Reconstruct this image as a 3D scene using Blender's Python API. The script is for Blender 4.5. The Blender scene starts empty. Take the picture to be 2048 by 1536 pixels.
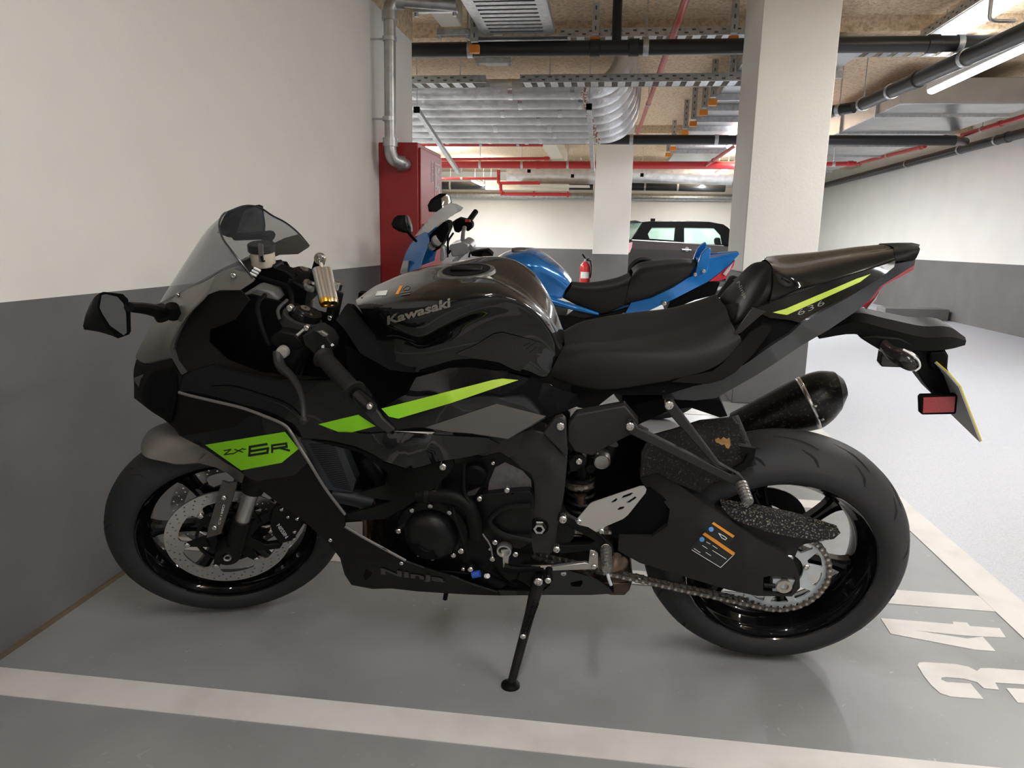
import bpy, bmesh, math, random
import numpy as np
from mathutils import Vector, Matrix
from mathutils.bvhtree import BVHTree
from mathutils.geometry import tessellate_polygon
random.seed(7)
scene = bpy.context.scene
COL = scene.collection
# ------------------------------------------------------------------ camera
CAM_F, CAM_PITCH, CAM_YAW, CAM_ROLL, CAM_H = 1435.486, 0.196479, 0.123768, 0.019529, 1.03972
def _basis():
    cy, sy = math.cos(CAM_YAW), math.sin(CAM_YAW); cp, sp = math.cos(CAM_PITCH), math.sin(CAM_PITCH)
    fw = Vector((-sy*cp, cy*cp, -sp)); rt = Vector((cy, sy, 0)); up = rt.cross(fw)
    cr, sr = math.cos(CAM_ROLL), math.sin(CAM_ROLL)
    return rt*cr+up*sr, up*cr-rt*sr, fw
CR, CU, CF = _basis()
CO = Vector((0, 0, CAM_H))
camd = bpy.data.cameras.new('camera'); cam = bpy.data.objects.new('camera', camd); COL.objects.link(cam)
camd.sensor_width = 36; camd.lens = CAM_F/2048*36; camd.clip_start = .02; camd.clip_end = 200
cam.matrix_world = Matrix(((CR.x, CU.x, -CF.x, CO.x), (CR.y, CU.y, -CF.y, CO.y), (CR.z, CU.z, -CF.z, CO.z), (0, 0, 0, 1)))
scene.camera = cam
# ------------------------------------------------------------------ world, view
wd = bpy.data.worlds.new('world'); scene.world = wd; wd.use_nodes = True
wd.node_tree.nodes['Background'].inputs[0].default_value = (.9, .95, 1, 1)
wd.node_tree.nodes['Background'].inputs[1].default_value = .03
vs = scene.view_settings
vs.view_transform = 'Standard'; vs.look = 'None'; vs.gamma = 1; vs.use_curve_mapping = False
vs.exposure = 0.6
# luminaire rows (power per fitting): (x, y0, y1, z, watts)
LAMPS = [(2.70, 5.3, 6.9, 2.36, 30), (2.10, 11.2, 12.8, 2.40, 60), (1.62, 9.0, 10.6, 2.36, 55),
         (2.10, 13.4, 15.0, 2.40, 60), (2.10, 16.2, 17.8, 2.40, 60), (2.6, 2.6, 4.2, 2.52, 42),
         (2.6, -.9, .7, 2.52, 34), (1.4, -5.2, -3.6, 2.52, 62), (.15, -.9, .7, 2.55, 20), (-3.4, 12.8, 14.4, 2.3, 95), (-3.4, 9.4, 11.0, 2.3, 95), (-3.4, 6.6, 8.2, 2.0, 60), (-2.9, 15.8, 17.4, 2.3, 95)]  # fitting above the camera and those far left are added unseen, to brighten
# ------------------------------------------------------------------ helpers
def ray(px, py):
    return (CF*CAM_F+CR*(px-1024)-CU*(py-768)).normalized()
def at(px, py, axis, val):
    d = ray(px, py); return CO+d*((val-CO[axis])/d[axis])
def fl(px, py): return at(px, py, 2, 0)

def _tag(o, label=None, cat=None, group=None, kind=None):
    if label: o['label'] = label
    if cat: o['category'] = cat
    if group: o['group'] = group
    if kind: o['kind'] = kind
    return o
def empty(name, loc=(0, 0, 0), mw=None, parent=None):
    o = bpy.data.objects.new(name, None); COL.objects.link(o); o.empty_display_size = .1
    if mw is not None: o.matrix_world = mw
    else: o.location = loc
    if parent: o.parent = parent
    return o

MATS = {}
def mat(name, col=(.5, .5, .5), rough=.5, metal=0, coat=0, spec=.5, emit=None, es=0, alpha=1, trans=0, noise=None, bump=None, coatr=.03, ior=None):
    """noise=(scale, colour2, lo, hi[,detail]); bump=(scale, strength, dist)"""
    if name in MATS: return MATS[name]
    m = bpy.data.materials.new(name); m.use_nodes = True; nt = m.node_tree; b = nt.nodes['Principled BSDF']
    b.inputs['Base Color'].default_value = (*col, 1); b.inputs['Roughness'].default_value = rough
    b.inputs['Metallic'].default_value = metal; b.inputs['Coat Weight'].default_value = coat
    b.inputs['Coat Roughness'].default_value = coatr
    b.inputs['Specular IOR Level'].default_value = spec; b.inputs['Alpha'].default_value = alpha
    b.inputs['Transmission Weight'].default_value = trans
    if ior: b.inputs['IOR'].default_value = ior
    if emit: b.inputs['Emission Color'].default_value = (*emit, 1); b.inputs['Emission Strength'].default_value = es
    if noise or bump:
        tc = nt.nodes.new('ShaderNodeTexCoord')
    if noise:
        n = nt.nodes.new('ShaderNodeTexNoise'); n.inputs['Scale'].default_value = noise[0]
        n.inputs['Detail'].default_value = noise[4] if len(noise) > 4 else 6
        r = nt.nodes.new('ShaderNodeValToRGB'); r.color_ramp.elements[0].position = noise[2]; r.color_ramp.elements[1].position = noise[3]
        r.color_ramp.elements[0].color = (*col, 1); r.color_ramp.elements[1].color = (*noise[1], 1)
        nt.links.new(tc.outputs['Object'], n.inputs['Vector']); nt.links.new(n.outputs['Fac'], r.inputs['Fac'])
        nt.links.new(r.outputs['Color'], b.inputs['Base Color'])
    if bump:
        n2 = nt.nodes.new('ShaderNodeTexNoise'); n2.inputs['Scale'].default_value = bump[0]; n2.inputs['Detail'].default_value = 4
        bp = nt.nodes.new('ShaderNodeBump'); bp.inputs['Strength'].default_value = bump[1]; bp.inputs['Distance'].default_value = bump[2]
        nt.links.new(tc.outputs['Object'], n2.inputs['Vector']); nt.links.new(n2.outputs['Fac'], bp.inputs['Height'])
        nt.links.new(bp.outputs['Normal'], b.inputs['Normal'])
    MATS[name] = m; return m

def catmull(P, n):
    """resample a list of vectors (np arrays) with Catmull-Rom, n points per segment"""
    P = [np.array(p, float) for p in P]
    if n <= 1: return P
    out = []
    for i in range(len(P)-1):
        p1, p2 = P[i], P[i+1]
        p0 = P[i-1] if i > 0 else p1*2-p2
        p3 = P[i+2] if i+2 < len(P) else p2*2-p1
        d = [max(np.linalg.norm(a-b), 1e-9)**.5 for a, b in ((p1, p0), (p2, p1), (p3, p2))]
        if np.linalg.norm(p2-p1) < 1e-9:
            out += [p1]*n; continue
        m1 = (p1-p0)/d[0]-(p2-p0)/(d[0]+d[1])+(p2-p1)/d[1] if np.linalg.norm(p1-p0) > 1e-9 else (p2-p1)/d[1]*.0
        m2 = (p2-p1)/d[1]-(p3-p1)/(d[1]+d[2])+(p3-p2)/d[2] if np.linalg.norm(p3-p2) > 1e-9 else (p2-p1)/d[1]*.0
        m1 = m1*d[1]; m2 = m2*d[1]
        for k in range(n):
            t = k/n; t2, t3 = t*t, t*t*t
            out.append((2*t3-3*t2+1)*p1+(t3-2*t2+t)*m1+(-2*t3+3*t2)*p2+(t3-t2)*m2)
    out.append(P[-1]); return out

class MB:
    def __init__(s): s.v = []; s.f = []; s.mi = []
    def add(s, V, F, mi=0):
        k = len(s.v); s.v += [tuple(float(c) for c in p) for p in V]
        s.f += [tuple(i+k for i in f) for f in F]; s.mi += [mi]*len(F); return s
    def box(s, c, d, M=None, mi=0):
        x, y, z = d[0]/2, d[1]/2, d[2]/2
        V = [Vector((i, j, k)) for k in (-z, z) for j in (-y, y) for i in (-x, x)]
        if M is not None: V = [M @ p for p in V]
        V = [p+Vector(c) for p in V]
        return s.add(V, [(0, 2, 3, 1), (4, 5, 7, 6), (0, 1, 5, 4), (2, 6, 7, 3), (0, 4, 6, 2), (1, 3, 7, 5)], mi)
    def bar(s, a, b, w, h, up=(0, 0, 1), mi=0):
        a, b = Vector(a), Vector(b); d = (b-a); L = d.length; d.normalize()
        x = d.cross(Vector(up)); 
        if x.length < 1e-4: x = d.cross(Vector((1, 0, 0)))
        x.normalize(); y = x.cross(d)
        M = Matrix((x, d, y)).transposed()
        return s.box((a+b)/2, (w, L, h), M, mi)
    def cyl(s, a, b, r, r2=None, n=16, caps=True, mi=0):
        return s.tube([a, b], [r, r if r2 is None else r2], n, caps, mi)
    def tube(s, path, r, n=10, caps=True, mi=0, flat=None):
        path = [Vector(p) for p in path]
        if not isinstance(r, (list, tuple)): r = [r]*len(path)
        V = []; F = []; px = None
        for i, p in enumerate(path):
            if i == 0: d = path[1]-p
            elif i == len(path)-1: d = p-path[i-1]
            else: d = (path[i+1]-p).normalized()+(p-path[i-1]).normalized()
            d.normalize()
            if px is None:
                px = d.cross(Vector((0, 0, 1)))
                if px.length < .05: px = d.cross(Vector((1, 0, 0)))
            px = px-d*px.dot(d); px.normalize(); py = d.cross(px)
            for k in range(n):
                t = 2*math.pi*k/n
                V.append(p+px*math.cos(t)*r[i]+py*math.sin(t)*r[i]*(flat or 1))
        for i in range(len(path)-1):
            for k in range(n):
                F.append((i*n+k, i*n+(k+1) % n, (i+1)*n+(k+1) % n, (i+1)*n+k))
        if caps:
            F.append(tuple(range(n-1, -1, -1))); F.append(tuple((len(path)-1)*n+k for k in range(n)))
        return s.add(V, F, mi)
    def lathe(s, prof, o, ax, xr, n=48, a0=0, a1=None, closed=False, mi=0):
        """prof [(r,h)] about axis ax through o; xr = zero-angle direction"""
        o, ax, xr = Vector(o), Vector(ax).normalized(), Vector(xr)
        xr = (xr-ax*xr.dot(ax)).normalized(); yr = ax.cross(xr)
        full = a1 is None; m = n if full else n+1; aa = 2*math.pi if full else a1-a0
        V = []
        for k in range(m):
            t = a0+aa*k/n; d = xr*math.cos(t)+yr*math.sin(t)
            for r, h in prof: V.append(o+d*r+ax*h)
        q = len(prof); F = []
        for k in range(n):
            k2 = (k+1) % m
            for j in range(q if closed else q-1):
                j2 = (j+1) % q
                F.append((k*q+j, k2*q+j, k2*q+j2, k*q+j2))
        if not full and closed:
            F.append(tuple(range(q-1, -1, -1))); F.append(tuple(n*q+j for j in range(q)))
        return s.add(V, F, mi)
    def prism(s, pts, off, mi=0, side=None):
        pts = [Vector(p) for p in pts]; off = Vector(off); n = len(pts)
        tr = tessellate_polygon([pts])
        F = [tuple(t) for t in tr]+[tuple(n+i for i in reversed(t)) for t in tr]
        s.add(pts+[p+off for p in pts], F+[(i, (i+1) % n, n+(i+1) % n, n+i) for i in range(n)], mi)
        return s
    def prism_holes(s, loops, off, mi=0):
        loops = [[Vector(p) for p in l] for l in loops]; off = Vector(off)
        flat = [p for l in loops for p in l]; n = len(flat)
        tr = tessellate_polygon(loops)
        F = [tuple(t) for t in tr]+[tuple(n+i for i in reversed(t)) for t in tr]; k = 0
        for l in loops:
            m = len(l); F += [(k+i, k+(i+1) % m, n+k+(i+1) % m, n+k+i) for i in range(m)]; k += m
        return s.add(flat+[p+off for p in flat], F, mi)
    def grid(s, rows, nu=1, nv=1, mi=0, wrap=False):
        rows = [catmull(r, nu) for r in rows]
        cols = list(zip(*rows)); cols = [catmull(c, nv) for c in cols]
        R = list(zip(*cols)); q = len(R[0]); V = [p for r in R for p in r]
        F = [(i*q+j, i*q+(j+1) % q, (i+1)*q+(j+1) % q, (i+1)*q+j) for i in range(len(R)-1) for j in range(q if wrap else q-1)]
        return s.add(V, F, mi)
    def mirror(s, ax=1):
        k = len(s.v); n = len(s.f)
        s.v += [tuple(-c if i == ax else c for i, c in enumerate(p)) for p in s.v]
        s.f += [tuple(i+k for i in reversed(f)) for f in s.f[:n]]; s.mi += s.mi[:n]; return s
    def mesh(s, name, angle=35, weld=True, fixn=True):
        me = bpy.data.meshes.new(name)
        bm = bmesh.new(); vs_ = [bm.verts.new(p) for p in s.v]
        for f, mi in zip(s.f, s.mi):
            try:
                fc = bm.faces.new([vs_[i] for i in f]); fc.material_index = mi; fc.smooth = True
            except ValueError: pass
        if weld: bmesh.ops.remove_doubles(bm, verts=bm.verts, dist=1e-5)
        if fixn: bmesh.ops.recalc_face_normals(bm, faces=bm.faces)
        bm.to_mesh(me); bm.free()
        if angle is not None: me.set_sharp_from_angle(angle=math.radians(angle))
        return me
    def obj(s, name, material, parent=None, angle=35, solid=0, bevel=0, sub=0, label=None, cat=None, group=None, kind=None, soff=-1, weld=True):
        me = s.mesh(name, angle, weld)
        for m in (material if isinstance(material, (list, tuple)) else [material]): me.materials.append(m)
        o = bpy.data.objects.new(name, me); COL.objects.link(o)
        if parent: o.parent = parent
        if solid:
            md = o.modifiers.new('solid', 'SOLIDIFY'); md.thickness = solid; md.offset = soff
        if bevel:
            md = o.modifiers.new('bevel', 'BEVEL'); md.width = bevel; md.segments = 2; md.limit_method = 'ANGLE'; md.angle_limit = math.radians(40)
        if sub:
            md = o.modifiers.new('sub', 'SUBSURF'); md.levels = sub; md.render_levels = sub
        return _tag(o, label, cat, group, kind)
def link_copy(o, parent=None, **kw):
    c = o.copy(); COL.objects.link(c)
    if parent: c.parent = parent
    for k, v in kw.items(): setattr(c, k, v)
    return c
def text_mesh(txt, bold=0.0, shear=0.0, space=1.0):
    """flat triangle mesh of a string, normalised: x from 0 to 1, y from 0 to 1"""
    cu = bpy.data.curves.new('t', 'FONT'); cu.body = txt; cu.size = 1; cu.offset = bold; cu.shear = shear; cu.space_character = space
    cu.resolution_u = 3
    o = bpy.data.objects.new('t', cu); COL.objects.link(o)
    dg = bpy.context.evaluated_depsgraph_get(); me = o.evaluated_get(dg).to_mesh()
    V = [tuple(v.co) for v in me.vertices]; F = [tuple(p.vertices) for p in me.polygons]
    o.evaluated_get(dg).to_mesh_clear(); bpy.data.objects.remove(o); bpy.data.curves.remove(cu)
    xs = [p[0] for p in V]; ys = [p[1] for p in V]
    return [((p[0]-min(xs))/(max(xs)-min(xs)), (p[1]-min(ys))/(max(ys)-min(ys))) for p in V], F
# ================================================================== the garage
WX, RX, BY, CZ, PAINT = -1.447, 5.11, 19.0, 2.78, .87
M_white = mat('wall_white_paint', (.78, .765, .73), .75, noise=(2.2, (.74, .725, .69), .35, .75), bump=(60, .12, .01))
M_grey = mat('wall_grey_paint', (.115, .113, .112), .6, noise=(3, (.14, .138, .135), .35, .75), bump=(60, .12, .01))
M_tan = mat('wood_wool_board', (.70, .55, .385), .95, noise=(38, (.47, .355, .235), .42, .66, 8), bump=(55, .6, .02))
M_floor = mat('bay_floor_paint', (.25, .255, .25), .42, noise=(2.6, (.19, .193, .19), .42, .72, 9), bump=(18, .08, .01))
M_aisle = mat('aisle_floor_coating', (.50, .515, .555), .40, noise=(260, (.38, .392, .43), .45, .7, 2), bump=(200, .15, .004))
M_line = mat('line_paint', (.62, .60, .575), .5, noise=(7, (.50, .475, .445), .45, .8, 9), bump=(40, .1, .005))
def floor_wear():
    nt = M_floor.node_tree; b = nt.nodes['Principled BSDF']; src = b.inputs['Base Color'].links[0].from_socket
    tc = [n for n in nt.nodes if n.type == 'TEX_COORD'][0]
    n = nt.nodes.new('ShaderNodeTexNoise'); n.inputs['Scale'].default_value = 1.7; n.inputs['Detail'].default_value = 10; n.inputs['Distortion'].default_value = .8
    r = nt.nodes.new('ShaderNodeValToRGB'); r.color_ramp.elements[0].position = .60; r.color_ramp.elements[1].position = .74
    m = nt.nodes.new('ShaderNodeMixRGB'); m.inputs[2].default_value = (.12, .108, .092, 1)
    mu = nt.nodes.new('ShaderNodeMath'); mu.operation = 'MULTIPLY'; mu.inputs[1].default_value = .6
    n3 = nt.nodes.new('ShaderNodeTexNoise'); n3.inputs['Scale'].default_value = 26; n3.inputs['Detail'].default_value = 12; n3.inputs['Distortion'].default_value = 1.5
    r3 = nt.nodes.new('ShaderNodeValToRGB'); r3.color_ramp.elements[0].position = .68; r3.color_ramp.elements[1].position = .76
    m3 = nt.nodes.new('ShaderNodeMixRGB'); m3.inputs[2].default_value = (.36, .36, .355, 1)
    L = nt.links.new
    L(tc.outputs['Object'], n.inputs['Vector']); L(n.outputs['Fac'], r.inputs[0]); L(r.outputs[0], mu.inputs[0]); L(mu.outputs[0], m.inputs[0]); L(src, m.inputs[1])
    L(tc.outputs['Object'], n3.inputs['Vector']); L(n3.outputs['Fac'], r3.inputs[0]); L(r3.outputs[0], m3.inputs[0]); L(m.outputs[0], m3.inputs[1]); L(m3.outputs[0], b.inputs['Base Color'])
floor_wear()
M_conc = mat('seam_brown', (.12, .085, .055), .9)

MB().box(((RX+WX)/2-2.5, 2.6, -.1), (RX-WX+5.4, 33.4, .2)).obj('floor', M_floor, kind='structure')
floor = bpy.data.objects['floor']
MB().box(((1.295+RX)/2, 2.6, .001), (RX-1.295, 33.2, .002)).obj('aisle_coating', M_aisle, floor)
# painted lines (one per object)
for y in (-.22, .571, 1.359, 2.149, 2.94, 3.73, 4.52):
    MB().box(((WX+1.18)/2, y, .001), (1.18-WX, .095, .002)).obj('bay_line', M_line, floor)
MB().box((1.2375, 2.0, .0012), (.115, 9, .0024)).obj('aisle_line', M_line, floor)
def floor_poly(name, px, m=M_line, z=.0015):
    b = MB(); b.prism([fl(*p) for p in px], (0, 0, z)); return b.obj(name, m, floor)
# bay number 34, read from the aisle
floor_poly('bay_number_four', [(1761, 1237), (1906, 1249), (1905, 1244), (1934, 1246), (1940, 1253), (1999, 1257), (2012, 1276), (1932, 1272), (1829, 1261.5), (1934, 1278), (1965, 1274), (1991, 1303), (1950, 1300), (1781, 1268)])
floor_poly('bay_number_three', [(1835, 1332), (1838, 1326), (1849, 1325), (1910, 1329), (1936, 1334), (1954, 1343), (1961, 1337), (1980, 1337), (2048, 1342), (2075, 1344), (2092, 1372), (1990, 1366), (1998, 1380), (1967, 1377), (1954, 1365), (1928, 1358), (1893, 1355), (1883, 1356), (1882, 1360), (1893, 1365), (1941, 1368), (1967, 1399), (1902, 1394), (1880, 1387), (1862, 1371), (1847, 1352)])
floor_poly('bay_number_three', [(2012, 1377), (2075, 1380), (2095, 1410), (2035, 1406)])

def wall(name, a, b, z0=0, z1=CZ, th=.2, nrm=(1, 0, 0), dado=True):
    a, b, n = Vector(a), Vector(b), Vector(nrm); bb = MB()
    zs = [(z0, PAINT, 1), (PAINT, z1, 0)] if dado else [(z0, z1, 0)]
    for lo, hi, mi in zs:
        c = (a+b)/2-n*th/2; d = b-a
        bb.box((c.x, c.y, (lo+hi)/2), (abs(d.x)+abs(n.x)*th, abs(d.y)+abs(n.y)*th, hi-lo), None, mi)
    return bb.obj(name, [M_white, M_grey], kind='structure', weld=False, angle=30)
wall('wall_left', (WX, -14.0, 0), (WX, 5.4, 0), z1=2.43)
MB().box((WX-.1+.004, -4.3, (2.43+CZ)/2), (.208, 19.4, CZ-2.43)).obj('trim_1', M_tan, kind='structure')
MB().box((WX+.004, -4.3, .006), (.008, 19.4, .012)).obj('baseboard_left', M_conc, kind='structure')
wall('wall_right', (RX, -14.0, 0), (RX, BY, 0), nrm=(-1, 0, 0))
wall('wall_back', (-9, BY, 0), (RX, BY, 0), nrm=(0, -1, 0))
wall('wall_front', (-1.5, -14.0, 0), (RX, -14.0, 0), nrm=(0, 1, 0))
wall('wall_side', (-7.0, 5.4, 0), (-7.0, BY, 0), nrm=(1, 0, 0))
wall('wall_return', (-7.0, 5.4, 0), (WX-.2, 5.4, 0), nrm=(0, 1, 0))
MB().box((-1, 2.55, CZ+.05), (12.6, 33.4, .1)).obj('ceiling', M_tan, kind='structure')
ceil = bpy.data.objects['ceiling']
# downstand beams clad in the same board
for i, y in enumerate((6.35, 11.6, 16.2)):
    MB().box((-1, y+.15, CZ-.055), (12.2, .55, .11)).obj('ceiling_beam', M_tan, ceil)
def column(name, x0, x1, y0, y1, pz=PAINT):
    b = MB(); cx, cy = (x0+x1)/2, (y0+y1)/2
    b.box((cx, cy, pz/2), (x1-x0, y1-y0, pz), None, 1); b.box((cx, cy, (pz+CZ)/2), (x1-x0, y1-y0, CZ-pz), None, 0)
    return b.obj(name, [M_white, M_grey], kind='structure', weld=False, bevel=.006)
column('column', .885, 1.345, 4.87, 5.48)
column('column', -.20, .35, 11.3, 11.9)
# kerb by the right wall
MB().box((4.62, 11.5, .085), (.9, .35, .17)).obj('kerb', M_grey, bevel=.01, label='low dark grey kerb block at the foot of the right wall', cat='kerb')

# ------------------------------------------------------------------ luminaires
M_tube = mat('lamp_diffuser', (1, 1, 1), .4, emit=(1, .97, .93), es=9)
M_zinc = mat('galvanised', (.58, .59, .60), .38, .85, noise=(28, (.42, .43, .45), .4, .7, 3))
def luminaire(x, y0, y1, z, w, label):
    e = empty('ceiling_luminaire', (x, (y0+y1)/2, z)); L = y1-y0
    MB().box((0, 0, .035), (.09, L, .05)).obj('housing', mat('lamp_housing', (.75, .75, .74), .5), e, bevel=.006)
    b = MB(); b.tube([(0, -L/2+.01, 0), (0, L/2-.01, 0)], .036, 12, flat=.6); b.obj('diffuser', M_tube, e)
    for s in (-1, 1): MB().cyl((0, s*L*.35, .06), (0, s*L*.35, CZ-z), .004, n=6).obj('hanger_rod', M_zinc, e)
    ld = bpy.data.lights.new('lamp_light', 'AREA'); ld.shape = 'RECTANGLE'; ld.size = .08; ld.size_y = L; ld.energy = w; ld.color = (.95, .98, 1); ld.spread = math.pi
    lo = bpy.data.objects.new('lamp_light', ld); COL.objects.link(lo); lo.parent = e; lo.location = (0, 0, -.045)
    l2 = bpy.data.lights.new('lamp_uplight', 'AREA'); l2.shape = 'RECTANGLE'; l2.size = .07; l2.size_y = L; l2.energy = w*(.2 if w < 31 else .65); l2.color = (.95, .98, 1); l2.spread = math.pi
    lo = bpy.data.objects.new('lamp_uplight', l2); COL.objects.link(lo); lo.parent = e; lo.location = (0, 0, .07); lo.rotation_euler = (math.pi, 0, 0)
    return _tag(e, label, 'luminaire', 'tube luminaires under the ceiling')
_ll = ['bright tube luminaire below the slanting black pipe at the upper right', 'tube luminaire hidden behind the near column', 'bright tube luminaire seen just left of the near column',
       'tube luminaire over the far aisle behind the near column', 'farthest tube luminaire over the aisle by the back wall', 'tube luminaire over the aisle above the motorcycle tail', 'tube luminaire over the aisle beside the camera',
       'tube luminaire over the bays far behind the camera', 'added unseen tube luminaire above the camera to brighten the bay floor', 'added hidden tube luminaire in the far hall left of the red pipes', 'added hidden tube luminaire in the far hall behind the red cabinet', 'added low tube luminaire hidden round the corner of the left wall', 'added hidden tube luminaire at the far left by the back wall']
for a, l in zip(LAMPS, _ll): luminaire(*a, l)
# ================================================================== motorcycle toolkit
class Frame:
    """a leaning vehicle frame: x forward, y left (towards the camera), z up; px() puts a photo pixel on a lateral plane"""
    def __init__(s, G, U, V, W):
        s.G, s.U, s.V, s.W = Vector(G), Vector(U), Vector(V), Vector(W)
        s.M = Matrix(((U[0], V[0], W[0], G[0]), (U[1], V[1], W[1], G[1]), (U[2], V[2], W[2], G[2]), (0, 0, 0, 1)))
        s.Mi = s.M.inverted(); s.C = s.Mi @ CO
    def dir(s, x, y): return s.Mi.to_3x3() @ ray(x, y)
    def px(s, x, y, v=0.):
        d = s.dir(x, y); return s.C+d*((v-s.C.y)/d.y)
    def pts(s, L, v=None): return [s.px(p[0], p[1], p[2] if len(p) > 2 else v) for p in L]
def rbf(ctrl):
    P = np.array([c[:2] for c in ctrl], float)/100; f = np.array([c[2] for c in ctrl], float); n = len(P)
    A = np.zeros((n+3, n+3)); A[:n, :n] = np.linalg.norm(P[:, None]-P[None], axis=2)
    A[:n, n] = 1; A[:n, n+1:] = P; A[n, :n] = 1; A[n+1:, :n] = P.T
    w = np.linalg.lstsq(A, np.concatenate([f, [0, 0, 0]]), rcond=None)[0]
    def ev(x, y):
        p = np.array([x, y])/100
        return float(np.linalg.norm(P-p, axis=1) @ w[:n]+w[n]+p @ w[n+1:])
    return ev
def flat_mesh(loops, step):
    """triangulate a pixel polygon (first loop outer, others holes) and refine to edges below step"""
    L = [[Vector((p[0], p[1], 0)) for p in l] for l in loops]
    bm = bmesh.new(); vv = [bm.verts.new(p) for l in L for p in l]
    for t in tessellate_polygon(L):
        try: bm.faces.new([vv[i] for i in t])
        except ValueError: pass
    for _ in range(6):
        es = [e for e in bm.edges if e.calc_length() > step]
        if not es: break
        bmesh.ops.subdivide_edges(bm, edges=es, cuts=1, use_grid_fill=False)
        bmesh.ops.triangulate(bm, faces=bm.faces)
        bmesh.ops.beautify_fill(bm, faces=bm.faces, edges=bm.edges)
    bm.verts.ensure_lookup_table(); bm.verts.index_update()
    V = [tuple(v.co) for v in bm.verts]; F = [tuple(v.index for v in f.verts) for f in bm.faces]; bm.free()
    return V, F
class Builder:
    def __init__(s, frame, root): s.fr, s.root = frame, root; s.trees = {}
    def patch(s, name, loops, v, m, th=.004, step=22, parent=None, mir=False, angle=28, label=None, bevel=0):
        """panel traced as pixel polygon(s); v = number or control list [(px,py,v)]"""
        if not isinstance(loops[0][0], (tuple, list)): loops = [loops]
        ev = (lambda x, y: v) if isinstance(v, (int, float)) else rbf(v)
        V, F = flat_mesh(loops, step if not isinstance(v, (int, float)) else 1e9)
        b = MB(); b.add([s.fr.px(p[0], p[1], ev(p[0], p[1])) for p in V], F)
        # inner skin and rim
        from collections import Counter
        n = len(V); cnt = Counter()
        for f in F:
            for i in range(len(f)): cnt[frozenset((f[i], f[(i+1) % len(f)]))] += 1
        b.v += [(p[0], p[1]-th, p[2]) for p in b.v[:n]]
        b.f += [tuple(i+n for i in reversed(f)) for f in F]; b.mi += [0]*len(F)
        for f in F:
            for i in range(len(f)):
                a, c = f[i], f[(i+1) % len(f)]
                if cnt[frozenset((a, c))] == 1: b.f.append((a, c, c+n, a+n)); b.mi.append(0)
        o = b.obj(name, m, parent or s.root, angle=angle, label=label, weld=False, bevel=bevel)
        if mir: link_copy(o, scale=(1, -1, 1))
        return o
    def grid(s, name, rows, m, nu=4, nv=4, parent=None, mirror=True, close=False, angle=40, label=None, solid=0):
        R = [s.fr.pts(r) for r in rows]
        if close: R.append([Vector((p.x, 0, p.z)) for p in R[-1]])
        b = MB(); b.grid([[np.array(p) for p in r] for r in R], nu, nv)
        if mirror: b.mirror()
        return b.obj(name, m, parent or s.root, angle=angle, label=label, solid=solid)
    def tree(s, objs):
        V = []; F = []
        for o in objs:
            k = len(V); V += [v.co.copy() for v in o.data.vertices]
            F += [tuple(i+k for i in p.vertices) for p in o.data.polygons]
        return BVHTree.FromPolygons(V, F)
    def hit(s, tr, x, y, lift=.0008):
        d = s.fr.dir(x, y); h = tr.ray_cast(s.fr.C, d)
        if h[0] is None:
            h = tr.find_nearest(s.fr.C+d*2.0); nrm = h[1]
        p, nrm = h[0], h[1]
        if nrm.dot(d) > 0: nrm = -nrm
        return p+nrm*lift
    def decal(s, name, loops, tr, m, parent, step=9, lift=.0008, label=None):
        if not isinstance(loops[0][0], (tuple, list)): loops = [loops]
        V, F = flat_mesh(loops, step); b = MB(); b.add([s.hit(tr, p[0], p[1], lift) for p in V], F)
        return b.obj(name, m, parent, label=label)
    def strokes(s, name, paths, w, tr, m, parent, lift=.0016):
        b = MB()
        for path in paths:
            for (x0, y0), (x1, y1) in zip(path[:-1], path[1:]):
                dx, dy = x1-x0, y1-y0; L = math.hypot(dx, dy); ux, uy = dx/L, dy/L; h = w/2
                q = [(x0-ux*h-uy*h, y0-uy*h+ux*h), (x1+ux*h-uy*h, y1+uy*h+ux*h), (x1+ux*h+uy*h, y1+uy*h-ux*h), (x0-ux*h+uy*h, y0-uy*h-ux*h)]
                b.add([s.hit(tr, *p, lift) for p in q], [(0, 1, 2, 3)])
        return b.obj(name, m, parent, weld=False)
    def text(s, name, txt, quad, tr, m, parent, bold=.0, lift=.0012, space=1., label=None):
        V, F = text_mesh(txt, bold, 0, space); bl, br, tr_, tl = quad
        P = []
        for x, y in V:
            q = [(1-x)*(1-y)*a+x*(1-y)*b_+x*y*c+(1-x)*y*d for a, b_, c, d in zip(bl, br, tr_, tl)]
            P.append(s.hit(tr, q[0], q[1], lift))
        b = MB(); b.add(P, F); return b.obj(name, m, parent, label=label, weld=False)
    def tubepx(s, name, pts, r, m, parent=None, n=10, smooth=5, **k):
        P = s.fr.pts(pts)
        if len(P) > 2 and smooth > 1: P = [Vector(p) for p in catmull([np.array(p) for p in P], smooth)]
        b = MB(); b.tube(P, r if not isinstance(r, list) else list(np.interp(np.linspace(0, 1, len(P)), np.linspace(0, 1, len(r)), r)), n)
        return b.obj(name, m, parent or s.root, **k)
    def bolt(s, x, y, v, r=.007, m=None, parent=None, mesh=None, ax=(0, 1, 0)):
        o = bpy.data.objects.new('bolt', mesh or BOLT); COL.objects.link(o); o.parent = parent or s.root
        o.location = s.fr.px(x, y, v); o.scale = (r, r, r)
        o.rotation_euler = Vector((0, 0, 1)).rotation_difference(Vector(ax)).to_euler()
        return o
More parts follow.
